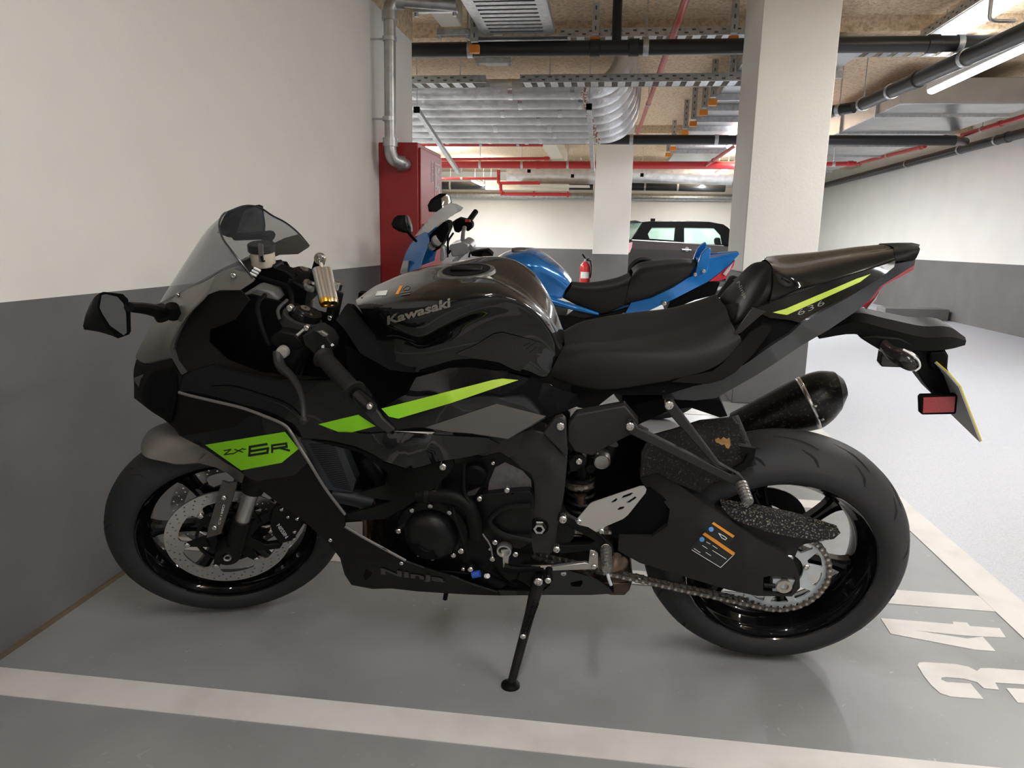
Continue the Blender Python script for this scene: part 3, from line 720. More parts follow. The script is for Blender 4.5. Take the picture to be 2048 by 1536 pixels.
K.grid('tail_tip', TIP, M_matte, 4, 3, close=True, angle=40)
tsp = K.patch('tail_side_panel', [(1506, 620), (1540, 606), (1600, 584), (1662, 563), (1742, 538), (1791, 522), (1788, 534), (1760, 556), (1700, 593), (1648, 620), (1604, 647), (1580, 640), (1540, 636)], [(1506, 620, .118), (1540, 606, .108), (1662, 563, .092), (1791, 522, .054), (1700, 593, .098), (1604, 647, .128), (1640, 600, .108)], M_gloss, th=.02, mir=True)
tb = K.patch('tail_blade', [(1791, 528), (1829, 521), (1829, 530), (1762, 572), (1740, 600), (1713, 622), (1660, 658), (1603, 691), (1545, 730), (1510, 752), (1432, 796), (1390, 801), (1326, 798), (1326, 782), (1400, 770), (1450, 752), (1500, 722), (1545, 690), (1580, 668), (1604, 646), (1650, 620), (1700, 593), (1760, 556)], [(1829, 525, .045), (1791, 530, .056), (1713, 622, .09), (1700, 593, .103), (1604, 646, .135), (1603, 691, .118), (1545, 710, .138), (1432, 796, .135), (1326, 790, .145), (1660, 640, .122)], mat('blade_graphite', (.035, .037, .041), .28, .3, coat=.5), th=.014, mir=True)
# inner dark tail filler and seat surround
K.patch('tail_inner', [(1470, 690), (1506, 620), (1560, 640), (1606, 648), (1585, 668), (1545, 692), (1500, 724), (1440, 756), (1330, 790), (1240, 790), (1212, 780), (1344, 757), (1425, 740)], [(1470, 690, .125), (1506, 620, .11), (1606, 648, .12), (1440, 756, .14), (1212, 780, .13), (1344, 770, .146)], M_dplast, th=.03, mir=True)
K.patch('seat_surround', [(1484, 684), (1500, 664), (1525, 650), (1543, 652), (1541, 664), (1505, 710), (1470, 745), (1445, 760), (1415, 768), (1344, 764), (1360, 756), (1425, 742), (1446, 726)], [(1484, 684, .135), (1540, 655, .135), (1470, 745, .153), (1344, 760, .157)], M_matte, th=.014, mir=True)
K.patch('seat_strap', [(1468, 668), (1503, 620), (1512, 618), (1532, 624), (1520, 632), (1480, 667)], .128, M_frame, th=.006, mir=True)
K.decal('tail_stripe', [(1545, 625), (1570, 618), (1712, 558), (1741, 548), (1720, 564), (1574, 630), (1560, 628)], K.tree([tsp]), M_lime, tsp, label='yellow green stripe')
K.text('displacement_lettering', '636', [(1596, 632), (1649, 609), (1647, 599), (1594, 622)], K.tree([tsp]), M_brown, tsp, -.005, space=1.15)
K.patch('tail_light', [(1831, 522), (1826, 540), (1768, 571), (1757, 583), (1750, 594), (1732, 613), (1714, 616), (1738, 595), (1757, 571), (1765, 565)], [(1831, 522, .036), (1768, 571, .05), (1714, 616, .05), (1757, 571, .055)], M_red, th=.09)
K.patch('tail_light_rim', [(1738, 612), (1750, 597), (1758, 584), (1752, 600), (1733, 619)], .045, mat('lens_clear', (.7, .55, .58), .2), th=.02)
# ---- number plate carrier
b = MB(); ca = [FR.px(1640, 668, .03), FR.px(1712, 650, .035), FR.px(1770, 662, .038), FR.px(1843, 678, .04), FR.px(1895, 677, .035), FR.px(1932, 684, .02)]
rows = []
for p, hh, wd in zip(ca, (.012, .022, .024, .025, .023, .008), (.03, .036, .045, .05, .045, .02)):
    rows.append([np.array((p.x, sy*wd, p.z+sz*hh)) for sy, sz in ((1, -.9), (1, .3), (.6, 1), (-.6, 1), (-1, .3), (-1, -.9))])
b.grid(rows, 1, 4, wrap=True); car = b.obj('plate_carrier', M_plast, bike, angle=30)
K.patch('carrier_side', [(1720, 676), (1755, 672), (1800, 676), (1835, 692), (1832, 704), (1800, 700), (1764, 703), (1742, 690)], .05, M_plast, th=.10, bevel=.004)
K.patch('carrier_stem', [(1826, 700), (1890, 698), (1898, 712), (1896, 738), (1908, 765), (1916, 800), (1900, 800), (1868, 792), (1845, 762), (1832, 738)], .035, M_plast, th=.07, bevel=.004)
K.patch('plate_lamp', [(1861, 706), (1890, 704), (1897, 718), (1894, 742), (1868, 744), (1860, 730)], .05, M_dplast, th=.09, bevel=.003)
def indicator(s):
    b = MB(); rows = []
    for (x, y, v), a, bb in (((1768, 690, .05), .012, .008), ((1782, 705, .075), .014, .009), ((1806, 716, .105), .019, .011), ((1826, 727, .125), .017, .010), ((1836, 735, .135), .005, .004)):
        p = FR.px(x, y, v); p.y *= s
        rows.append([np.array(p+Vector((math.cos(t)*a*.9, math.cos(t)*a*.5*s, math.sin(t)*a)))for t in np.linspace(0, 2*math.pi, 9)[:-1]])
    b.grid(rows, 2, 3, wrap=True); o = b.obj('indicator', mat('smoked_lens', (.02, .017, .014), .25, coat=.3), bike, angle=40)
    return o
indicator(1)
K.patch('indicator', [(1764, 704), (1770, 702), (1815, 712), (1815, 736), (1763, 734), (1760, 728)], -.10, mat('smoked_lens'), th=.025, bevel=.003)
K.tubepx('indicator_rim', [(1806, 699, .125), (1822, 708, .13), (1838, 723, .135), (1839, 735, .135), (1830, 742, .135)], .002, M_white_p)
# plate: a plane across the bike
pA, pB, pC = FR.px(1892, 746, .105), FR.px(1917, 775, .105), FR.px(1959, 884, .105)
b = MB()
for (q0, q1) in ((pA, pB), (pB, pC)):
    dd = (q1-q0).normalized(); nn = Vector((-dd.z, 0, dd.x)) if dd.z < 0 else Vector((dd.z, 0, -dd.x))
    nn = -abs(nn.x)*ux+nn.z*uz*(-1 if nn.x > 0 else 1)
    for k, (o0, o1) in enumerate(((0, .003), (.003, .0055))):
        V = [q+nn*o+uy*(s*.105-.105 if s < 0 else 0)-uy*(0 if s > 0 else .105) for q in (q0, q1) for o in (o0, o1) for s in (1, -1)]
        V = [Vector((p.x, .105 if i % 2 == 0 else -.105, p.z)) for i, p in enumerate(V)]
        b.add(V, [(0, 1, 3, 2), (4, 6, 7, 5), (0, 4, 5, 1), (2, 3, 7, 6), (0, 2, 6, 4), (1, 5, 7, 3)], k)
b.obj('number_plate', [mat('plate_back_grey', (.34, .35, .35), .6), mat('plate_yellow', (.75, .62, .05), .5)], bike, weld=False, angle=20)
K.patch('side_reflector', [(1843, 791), (1912, 789), (1916, 793), (1913, 826), (1909, 829), (1845, 830), (1840, 826), (1839, 796)], .075, M_dplast, th=.012, bevel=.002)
K.patch('reflector_lens', [(1847, 795), (1911, 793), (1908, 824), (1846, 826)], .0765, M_redr, th=.004, parent=bpy.data.objects['side_reflector'])
# ---- muffler (right hand side)
b = MB(); rows = []
for (tx, ty), (bx, by), wd in (((1400, 862), (1415, 905), .045), ((1470, 828), (1486, 880), .055), ((1535, 793), (1556, 864), .060), ((1598, 760), (1636, 852), .066), ((1640, 746), (1658, 838), .062), ((1672, 746), (1676, 818), .048)):
    p, q = FR.px(tx, ty, -.15), FR.px(bx, by, -.15); c = (p+q)/2; h = (p-q)/2
    rows.append([np.array(c+h*math.sin(t)*(1 if abs(math.sin(t)) < .7 else 1)+Vector((0, wd*math.cos(t), 0))) for t in np.linspace(0, 2*math.pi, 17)[:-1]])
b.grid(rows, 1, 4, wrap=True)
muf = b.obj('muffler', M_muff, bike, angle=60)
b = MB(); tipc = []
for (tx, ty), (bx, by), wd in (((1671, 746), (1676, 818), .048), ((1686, 757), (1689, 792), .032)):
    p, q = FR.px(tx, ty, -.15), FR.px(bx, by, -.15); c = (p+q)/2; h = (p-q)/2
    tipc.append([np.array(c+h*math.sin(t)+Vector((0, wd*math.cos(t), 0))) for t in np.linspace(0, 2*math.pi, 17)[:-1]])
b.grid(tipc, 1, 1, wrap=True); b.add([Vector(p) for p in tipc[1]], [tuple(range(16))]); b.obj('muffler_tip', mat('tip_dark_satin', (.03, .03, .032), .3, .6), muf)
def ringat(i, f, grow, w2):
    r = [np.array(a)*(1-f)+np.array(c)*f for a, c in zip(rows[i], rows[i+1])]; c = sum(r)/len(r); return [c+(p-c)*grow for p in r]
b = MB(); b.grid([ringat(2, .93, 1.015, 0), ringat(3, .10, 1.02, 0)], 1, 1, wrap=True); st = b.obj('muffler_strap', M_silv, muf, solid=.002)
for p in ((1606, 771), (1631, 812), (1645, 839)): K.bolt(*p, -.082, .004, parent=st)
K.tubepx('exhaust_link', [(1320, 895, -.06), (1400, 882, -.12), (1440, 868, -.15)], .03, M_dusty)
# ---- frame and subframe
K.patch('main_frame', [(1003, 920), (1016, 879), (1060, 858), (1088, 866), (1134, 918), (1134, 930), (1128, 990), (1114, 1062), (1112, 1098), (1100, 1110), (1066, 1107), (1058, 1075), (1060, 1055), (1068, 1000), (1067, 966), (1060, 948), (1041, 937)], [(1003, 920, .12), (1060, 858, .13), (1100, 930, .152), (1134, 925, .14), (1085, 1000, .15), (1080, 1080, .152), (1067, 966, .135)], M_frame, th=.05, mir=True, bevel=.003)
K.patch('frame_bracket', [(1086, 868), (1094, 858), (1110, 838), (1124, 834), (1132, 842), (1135, 915), (1130, 912)], .152, M_frame, th=.02, bevel=.003)
K.patch('frame_spar', [(905, 868), (1016, 878), (1060, 858), (1040, 905), (1003, 922), (940, 905)], .128, M_frame, th=.05, mir=True)
K.patch('subframe', [(1136, 850), (1152, 830), (1250, 812), (1278, 845), (1265, 868), (1222, 890), (1185, 912), (1150, 904), (1136, 885)], [(1136, 850, .135), (1250, 812, .145), (1265, 868, .148), (1185, 912, .13), (1200, 850, .138)], M_frame, th=.03, mir=True, bevel=.003)
K.patch('subframe_rail', [(1246, 816), (1330, 795), (1440, 800), (1455, 832), (1440, 835), (1380, 815), (1340, 820), (1275, 850)], .10, M_dplast, th=.15)
K.bolt(1121, 852, .154, .0095); K.bolt(1260, 852, .172, .0095); K.bolt(1338, 810, .172, .0098)
MB().cyl(FR.px(1449, 828, -.06), FR.px(1449, 828, .0), .012).obj('muffler_hanger_bolt', M_zsil, bike)
b = MB(); c_ = FR.px(1079, 1054, .154); b.lathe([(0, .0), (.021, 0), (.024, -.004)], c_, uy, ux, 24); piv = b.obj('pivot_recess', M_dplast, bike)
b = MB(); b.lathe([(.007, .0), (.008, .010), (.0135, .010), (.0145, .002), (.016, 0)], c_, uy, ux, 6); b.obj('pivot_nut', M_bolt, piv)
# shock, reservoir caps, dark mid filler
K.patch('rear_inner_fender', [(1130, 900), (1190, 905), (1270, 865), (1300, 880), (1300, 1000), (1340, 1060), (1240, 1075), (1150, 1040), (1120, 1060)], -.02, M_dplast, th=.06)
sh = MB(); p0, p1 = FR.px(1160, 905, .05), FR.px(1160, 1040, .05); sh.cyl(p0, p0.lerp(p1, .45), .024, n=20); sh.obj('shock_body', M_dmet, bike)
sh = MB()
for k in range(40):
    pass
hel = [p0.lerp(p1, .3+.65*k/60)+Vector((math.cos(k*.6), math.sin(k*.6), 0))*.033 for k in range(61)]
MB().tube(hel, .005, 6).obj('shock_spring', M_dmet, bike)
q = FR.px(1157, 962, .05); b = MB(); b.lathe([(.026, -.008), (.036, -.008), (.038, -.003), (.036, .004), (.038, .008), (.026, .01)], q, (p0-p1).normalized(), ux, 14, closed=True); b.obj('preload_ring', mat('dirty_alloy', (.26, .23, .19), .5, .8, noise=(120, (.12, .10, .07), .4, .7)), bike, angle=20)
MB().cyl(FR.px(1160, 985, .075), FR.px(1160, 1003, .07), .016, n=16).obj('shock_label', M_bronze, bike)
for (x, y), r, m_ in (((1203.5, 921.5), .0195, M_steel), ((1181, 935.5), .0125, M_dmet)):
    b = MB(); b.lathe([(0, .004), (r*.14, .004), (r*.16, .006), (r*.8, .006), (r*.82, .004), (r*.9, .007), (r, .004), (r, -.03)], FR.px(x, y, .10), uy, ux, 32); b.obj('shock_reservoir_cap', m_, bike, angle=25)
MB().cyl(FR.px(1221, 885, .06), FR.px(1205, 925, .06), .019, n=18).obj('shock_reservoir', M_dmet, bike)
K.patch('shock_mount', [(1134, 922), (1150, 909), (1165, 909), (1174, 920), (1172, 932), (1150, 945), (1136, 945)], .12, M_dmet, th=.03, bevel=.004); K.bolt(1158, 922, .122, .008)
# ---- rider foot controls
hg = [(1151, 1042), (1180, 1008), (1185, 1005), (1280, 973), (1288, 973), (1293, 979), (1291, 986), (1256, 1030), (1246, 1038), (1211, 1053), (1203, 1062), (1192, 1064), (1176, 1054), (1158, 1050)]
slots = [[(1222, 1004), (1233, 996), (1235, 999), (1231, 1004), (1223, 1006)], [(1243, 996), (1247, 991), (1264, 985), (1266, 987), (1260, 992), (1245, 997)], [(1251, 1006), (1270, 993), (1273, 994), (1271, 998), (1259, 1006)], [(1234, 1019), (1240, 1014), (1248, 1013), (1249, 1016), (1244, 1019), (1236, 1021)]]
K.patch('heel_guard', [hg]+slots, .19, mat('heel_plate_alloy', (.50, .475, .455), .45, .6), th=.003)
K.bolt(1158, 1043, .192, .0065); K.bolt(1203, 1062, .192, .0062)
K.patch('rearset_bracket', [(1118, 1030), (1132, 1030), (1200, 1068), (1225, 1092), (1228, 1112), (1205, 1112), (1195, 1100), (1120, 1108), (1106, 1100), (1110, 1092), (1180, 1090), (1190, 1082), (1128, 1048), (1114, 1042)], .178, M_dmet, th=.014, bevel=.002)
K.bolt(1126, 1038, .182, .0095); K.bolt(1113, 1098, .182, .0085)
def peg(a, b_, r, m=M_silv):
    bb = MB(); pa, pb = FR.px(*a), FR.px(*b_)
    for k in range(6):
        t0, t1 = k/6, (k+.72)/6; bb.cyl(pa.lerp(pb, t0), pa.lerp(pb, t1), r*(1-.12*t0), n=12); bb.cyl(pa.lerp(pb, t1), pa.lerp(pb, (k+1)/6), r*.8, n=12)
    return bb
M_peg = mat('peg_alloy', (.33, .31, .29), .45, .8, noise=(300, (.16, .15, .14), .4, .6))
pg = peg((1212, 1098, .20), (1214, 1140, .27), .0125).obj('rider_footpeg', M_peg, bike)
K.tubepx('peg_feeler', [(1214, 1140, .262), (1217, 1155, .268), (1222, 1170, .27)], .0035, M_zsil, parent=pg)
MB().cyl(FR.px(1210, 1100, .165), FR.px(1212, 1098, .205), .011, n=12).obj('peg_spring', M_bolt, pg)
K.tubepx('shift_rod', [(1040, 1136, .16), (1100, 1134, .165), (1170, 1129, .17), (1190, 1131, .17)], .0075, M_silv, smooth=2)
K.patch('shift_lever', [(1100, 1141), (1102, 1135), (1170, 1126), (1177, 1128), (1180, 1100), (1190, 1102), (1196, 1108), (1196, 1135), (1188, 1139), (1103, 1142)], .18, mat('shift_alloy', (.42, .40, .37), .4, .8), th=.01, bevel=.002)
K.bolt(1187, 1111, .182, .0065); K.bolt(1188, 1133, .182, .0062)
K.tubepx('shift_peg', [(1098, 1138, .19), (1098, 1160, .225)], .0085, M_plast); K.bolt(1096, 1160, .228, .0075)
# ---- side stand
sp = FR.px(1077, 1163, .15); sf = FR.Mi @ fl(1021, 1372)
b = MB(); b.tube([sp, sp.lerp(sf, .12), sp.lerp(sf, .3), sp.lerp(sf, .97)], [.016, .0155, .0125, .010], 14); stand = b.obj('side_stand', mat('stand_black', (.01, .01, .01), .38, .4), bike)
wz = FR.Mi.to_3x3() @ Vector((0, 0, 1))
b = MB(); b.lathe([(0, .012), (.012, .012), (.022, .006), (.023, -.001), (0, -.001)], sf, wz, ux, 24); b.obj('stand_foot', M_dmet, stand)
K.bolt(1077, 1162, .168, .011, parent=stand)
h0, h1 = FR.px(1072, 1205, .20), FR.px(1048, 1268, .235)
MB().tube([h0.lerp(h1, k/90)+Vector((math.cos(k*.9), 0, math.sin(k*.9)))*.007 for k in range(91)], .0018, 5).obj('stand_spring', M_dmet, stand)
K.bolt(1046, 1272, .24, .007, mesh=BOLT, parent=stand)
K.patch('stand_bracket', [(1040, 1140), (1052, 1135), (1090, 1140), (1100, 1165), (1085, 1180), (1066, 1178), (1045, 1165), (1034, 1160)], .145, M_dmet, th=.02, bevel=.003)
# passenger peg bracket
K.patch('passenger_bracket', [[(1329, 802), (1346, 800), (1353, 812), (1440, 928), (1480, 950), (1492, 965), (1496, 988), (1476, 976), (1462, 968), (1258, 868), (1250, 852), (1256, 842), (1270, 844), (1276, 856), (1462, 950), (1465, 946), (1425, 928), (1332, 822)]], .165, M_frame, th=.014, bevel=.003)
ppg = peg((1482, 968, .165), (1497, 1006, .21), .0135).obj('passenger_footpeg', M_peg, bike)
K.patch('chain_recess_shade', [(1215, 1012), (1300, 975), (1345, 1010), (1345, 1060), (1300, 1078), (1225, 1075)], .112, M_dplast, th=.004)  # dark sheet standing in for the shaded recess, hiding the upper chain run
# dead leaf caught on the hugger
LV = [(1430, 879), (1437, 875), (1441, 879), (1447, 874), (1453, 878), (1459, 875), (1460, 881), (1461, 890), (1457, 897), (1452, 895), (1449, 888), (1443, 890), (1438, 886), (1432, 885)]
b = MB(); b.prism([FR.M @ p for p in FR.pts(LV, .125)], FR.V*.0012); lf = b.obj('dead_leaf', M_leaf, label='dry brown oak leaf caught on the rear mudguard of the black motorcycle', cat='leaf')
# ---- engine
K.patch('engine_block', [(770, 1040), (800, 985), (880, 935), (1000, 905), (1065, 950), (1072, 1100), (1040, 1150), (1000, 1178), (900, 1150), (830, 1135), (775, 1100)], .13, M_dmet, th=.27)
b = MB(); ec = FR.px(866, 1060, .13); b.lathe([(0, .052), (.036, .050), (.053, .043), (.062, .030), (.066, .012), (.084, .008), (.086, 0)], ec, uy, ux, 40); ac = b.obj('alternator_cover', mat('satin_black_cover', (.0055, .0055, .0058), .42, .1, spec=.25), bike)
b = MB(); b.lathe([(.022, .050), (.046, .046), (.048, .050), (.024, .054)], ec, uy, ux, 30, a0=.2, a1=2.0, closed=True); b.obj('cover_rib', M_dplast, ac)
for p, v, r in (((824, 1020), .15, .006), ((861, 1011), .15, .0065), ((899, 1024), .15, .0065), ((797, 1062), .15, .0078), ((922, 1101), .16, .0075), ((907, 1110), .15, .0065), ((837, 1110), .15, .005), ((865, 1118), .15, .0048), ((941, 1138), .15, .007), ((926, 1138), .145, .005), ((985, 1117), .15, .007), ((990, 1084), .165, .0065), ((959, 997), .165, .0065), ((1014, 980), .155, .0068), ((986, 926), .14, .0045), ((1031, 1108), .155, .007), ((980, 1098), .14, .004), ((1127, 1146), .15, .007)):
    K.bolt(*p, v, r)
K.patch('sprocket_cover', [(952, 1000), (965, 990), (1010, 985), (1060, 983), (1068, 1000), (1062, 1085), (1040, 1098), (1000, 1090), (965, 1075), (955, 1040)], [(952, 1000, .148), (1010, 985, .15), (1062, 1085, .15), (1010, 1040, .17), (965, 1075, .148), (1068, 1000, .155)], mat('satin_black_cover'), th=.03, bevel=.002)
b = MB(); pts = FR.pts([(1062, 1012), (1005, 1018), (980, 1042), (1000, 1066), (1062, 1082)], .168); b.tube([Vector(p) for p in catmull([np.array(p) for p in pts], 4)], .0065, 8); b.obj('cover_ridge', mat('satin_black_cover'), bike)
K.patch('crankcase_top', [(978, 965), (990, 935), (1010, 925), (1045, 942), (1062, 960), (1064, 984), (1010, 984), (975, 990)], .132, M_cast, th=.02)
K.patch('crankcase_lower', [(935, 985), (960, 975), (950, 990), (935, 992)], .134, M_cast, th=.02)
b = MB(); b.lathe([(0, .012), (.022, .012), (.027, .006), (.028, -.02)], FR.px(951, 949, .14), uy, ux, 28); b.obj('starter_cap', M_dplast, bike)
b = MB(); b.lathe([(.013, 0), (.0165, 0), (.018, .008), (.017, .022), (.013, .022)], FR.px(1010, 1092, .15), uy, ux, 18, closed=True); sn = b.obj('shift_shaft_boss', mat('clear_zinc', (.45, .43, .40), .3, .8), bike)
K.patch('shift_arm', [(1001, 1100), (1020, 1098), (1018, 1118), (1016, 1136), (1006, 1136), (1005, 1118)], .165, mat('clear_zinc'), th=.008, parent=sn, bevel=.002)
K.tubepx('shift_rod_boot', [(1008, 1134, .165), (1030, 1138, .165), (1095, 1135, .165)], [.012, .009, .0065], M_dplast)
# hoses and cables
K.tubepx('coolant_hose', [(836, 990, .155), (870, 990, .16), (910, 995, .165), (935, 1010, .17), (947, 1040, .17), (952, 1072, .165)], .0175, M_plast, n=14)
for p in ((855, 990), (882, 991)): 
    b = MB(); b.lathe([(.0175, -.006), (.0195, -.005), (.0195, .005), (.0175, .006)], FR.px(*p, .158), Vector((-1, 0, 0)), uy, 18); b.obj('hose_clip', M_dmet, bike)
K.tubepx('coolant_hose', [(876, 940, .15), (874, 962, .155), (872, 985, .155)], .011, M_plast)
b = MB(); b.lathe([(.0112, -.003), (.0135, -.003), (.0135, .003), (.0112, .003)], FR.px(872, 978, .155), uz, ux, 16); b.obj('hose_clamp', M_silv, bike)
K.tubepx('drain_hose', [(928, 928, .17), (929, 985, .172), (938, 1005, .178), (948, 1042, .182)], .0038, M_plast)
K.tubepx('drain_hose', [(905, 1012, .17), (912, 1040, .18), (925, 1075, .18), (935, 1110, .17)], .004, M_plast)
K.tubepx('cable', [(965, 1068, .17), (980, 1090, .165), (985, 1112, .16)], .0022, mat('cable_grey', (.16, .15, .14), .5))
for k in range(4):
    K.tubepx('wire', [(890+k*6, 985, .11), (905+k*6, 950, .11), (930+k*4, 925, .105)], .003, mat('wire_dark', (.03, .03, .03), .45))
K.tubepx('wire', [(880, 1142, .15), (915, 1145, .15), (960, 1150, .14), (1030, 1172, .13)], .0028, M_dplast)
K.tubepx('wire', [(985, 1140, .14), (1010, 1160, .13), (1035, 1170, .13)], .003, M_dplast)
b = MB(); b.cyl(FR.px(945, 1150, .15), FR.px(960, 1147, .15), .0085, n=10); b.obj('connector', mat('blue_plastic', (.02, .08, .40), .4), bike)
MB().cyl(FR.px(972, 1152, .15), FR.px(976, 1152, .155), .006, n=8).obj('connector_cap', M_white_p, bike)
K.tubepx('belly_drain_tube', [(893, 1182, .10), (890, 1198, .10)], .006, M_dplast)
# exhaust headers behind the fairing gap
for k, x in enumerate((735, 752, 770)):
    K.tubepx('exhaust_header', [(x-10, 985, .06-.03*k), (x+5, 1040, .07-.03*k), (x+8, 1080, .07-.03*k), (x+60, 1140, .05-.03*k), (x+200, 1165, .04-.02*k)], .019, M_bronze, n=14)
K.tubepx('exhaust_pipe', [(900, 1163, .03), (1060, 1160, .03), (1200, 1150, .04)], .03, M_bronze, n=14)
K.patch('exhaust_collector', [(1190, 1112), (1205, 1106), (1236, 1105), (1256, 1116), (1262, 1140), (1266, 1157), (1259, 1180), (1249, 1190), (1222, 1190), (1190, 1180)], [(1190, 1112, .07), (1236, 1105, .08), (1266, 1157, .06), (1249, 1190, .07), (1225, 1150, .105), (1245, 1140, .095), (1190, 1150, .10)], M_bronze, th=.12, step=10, angle=60)
K.tubepx('collector_seam', [(1195, 1166, .098), (1225, 1167, .104), (1250, 1166, .09), (1264, 1160, .065)], .0025, M_bronze)
# radiator and surround
K.patch('radiator', [(600, 880), (680, 882), (712, 960), (705, 985), (655, 980)], [(600, 880, .12), (680, 882, .09), (712, 960, .09), (655, 980, .12)], M_radi, th=.03)
_tr = K.tree([bpy.data.objects['radiator']])
rf = bpy.data.objects['radiator']
for k in range(24):
    t = k/23; x0, y0 = 618+48*t, 888+84*t; x1, y1 = 668+34*t, 888+92*t
    K.strokes('radiator_fin', [[(x0, y0), (x1, y1)]], 1.1, _tr, M_dplast, rf, lift=.0012)
b = MB(); b.cyl(FR.px(664, 985, .09), FR.px(745, 1002, .07), .022, n=18); b.obj('radiator_tank', mat('tank_dark_grey', (.035, .037, .042), .45), bike)
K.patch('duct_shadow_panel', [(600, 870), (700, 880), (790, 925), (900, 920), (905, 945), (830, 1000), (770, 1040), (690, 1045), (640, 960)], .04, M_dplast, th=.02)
K.tubepx('duct_hose', [(728, 915, .10), (750, 945, .10), (768, 975, .09), (765, 1000, .08)], .016, M_plast)
# ---- windscreen
SCR = [
 [(318, 606, 0), (372, 522, 0), (418, 455, 0), (455, 424, 0)],
 [(321, 605, .03), (376, 525, .045), (421, 456, .05), (448, 427, .045)],
 [(330, 600, .06), (384, 534, .085), (424, 465, .088), (441, 437, .078)],
 [(348, 590, .085), (398, 550, .115), (434, 488, .115), (438, 452, .104)],
 [(372, 578, .105), (415, 556, .13), (449, 510, .133), (445, 476, .125)],
 [(412, 558, .125), (440, 543, .142), (470, 525, .147), (462, 500, .143)],
 [(440, 546, .143), (462, 538, .150), (487, 534, .153), (484, 527, .152)],
 [(470, 545, .150), (483, 548, .153), (497, 550, .155), (506, 557, .156)]]
scr = K.grid('windscreen', SCR, M_glassd, 3, 5, angle=80)
for s in (1, -1):
    b = MB(); edge = [SCR[i][3] for i in range(8)]; P = [Vector((p.x, p.y*s, p.z)) for p in FR.pts(edge)]
    b.tube([Vector(p) for p in catmull([np.array(p) for p in P], 5)], .0022, 6); b.obj('screen_edge', mat('screen_edge_dark', (.02, .021, .023), .25), scr)
# ---- nose cowl
NOSE = [
 [(319, 605, 0), (340, 594, .055), (367, 578, .095), (408, 563, .128), (434, 548, .147)],
 [(312, 625, 0), (333, 613, .065), (360, 598, .108), (390, 588, .138), (416, 587, .155)],
 [(301, 652, 0), (320, 644, .07), (342, 635, .115), (357, 634, .14), (372, 633, .156)],
 [(285, 683, 0), (301, 680, .065), (318, 679, .105), (332, 678, .13), (346, 678, .151)],
 [(273, 708, 0), (287, 707, .055), (304, 705, .092), (322, 701, .12), (340, 697, .146)],
 [(271, 716, 0), (285, 726, .055), (302, 727, .09), (322, 722, .118), (344, 717, .142)]]
nose = K.grid('nose_cowl', NOSE, M_cowl, 4, 4, angle=60, solid=.003)
K.patch('cowl_wing', [(414, 590), (440, 580), (481, 580), (506, 564), (509, 559), (503, 553), (486, 530), (455, 538), (432, 549)], [(414, 590, .154), (509, 559, .158), (455, 538, .15), (440, 580, .157)], M_cowl, th=.004, parent=nose, mir=True)
K.patch('cowl_lip', [(340, 697), (344, 717), (356, 738), (363, 750), (375, 744), (372, 740), (356, 722), (347, 700), (352, 678), (372, 640), (400, 600), (424, 584), (416, 586), (388, 612), (355, 655)], .15, mat('lip_edge_grey', (.07, .068, .06), .45, .4), th=.008, mir=True)
K.bolt(467, 551, .158, .0058); K.bolt(355.5, 590.5, .10, .0045)
# lower nose: air intake and headlight
NL = [
 [(272, 720, 0), (267, 745, 0), (268, 770, 0), (268, 795, 0)],
 [(286, 728, .055), (283, 750, .06), (280, 778, .06), (278, 803, .055)],
 [(302, 728, .09), (300, 760, .095), (298, 790, .095), (300, 821, .09)],
 [(345, 718, .142), (352, 745, .145), (352, 790, .148), (340, 846, .14)]]
K.grid('nose_lower', NL, M_dplast, 4, 4, angle=50, solid=.003)
K.patch('headlight_shroud', [(266, 758), (287, 748), (292, 790), (283, 800), (272, 792), (280, 778)], [(266, 758, .03), (287, 748, .07), (283, 800, .06)], mat('shroud_grey', (.07, .068, .062), .4, .2), th=.006, mir=True)
# ---- main side fairing
SFV = [(290, 735, .085), (267, 796, .05), (344, 717, .143), (360, 785, .15), (349, 857, .135), (412, 900, .155), (484, 816, .185), (483, 943, .18), (570, 851, .20), (600, 896, .205), (554, 1004, .19), (650, 976, .205), (690, 1030, .20), (639, 1071, .178), (690, 1053, .197), (680, 1116, .16), (703, 1170, .125), (745, 1178, .115), (811, 1121, .19), (783, 1177, .12), (899, 1187, .115), (906, 1152, .17), (992, 1182, .135), (560, 930, .205), (760, 1130, .18), (740, 1120, .185)]
SIDE = [(301, 727), (344, 717), (354, 740), (364, 750), (358, 785), (375, 790), (426, 802), (484, 816), (523, 830), (570, 851), (582, 865), (600, 896), (621, 929), (650, 976), (690, 1029), (690, 1053), (729, 1076), (811, 1121), (852, 1136), (906, 1152), (938, 1165), (995, 1183), (1000, 1191), (899, 1187), (836, 1183), (783, 1177), (745, 1178), (703, 1170), (689, 1149), (680, 1116), (659, 1089), (639, 1071), (618, 1051), (596, 1034), (554, 1004), (513, 973), (481, 943), (453, 927), (412, 898), (394, 889), (359, 871), (349, 857), (328, 839), (299, 820), (268, 796), (279, 779), (287, 748)]
HOLE = [(731, 1137), (745, 1146), (740, 1155), (731, 1161), (727, 1155), (728, 1145)]
side = K.patch('side_fairing', [SIDE, HOLE], SFV, M_matte, th=.004, step=26, mir=True)
_tsd = K.tree([side])
lw = K.decal('gloss_panel', [(362, 872), (425, 862), (470, 853), (484, 844), (496, 831), (523, 832), (570, 853), (582, 867), (600, 898), (616, 924), (600, 940), (588, 951), (513, 962), (484, 948), (452, 926), (412, 898), (394, 889)], _tsd, M_gloss, side, step=16)
gp = K.decal('green_badge', [(411, 889), (571, 863), (598, 897), (564, 925), (483, 940)], _tsd, M_green, side, step=14, lift=.0016, label='lime green badge panel')
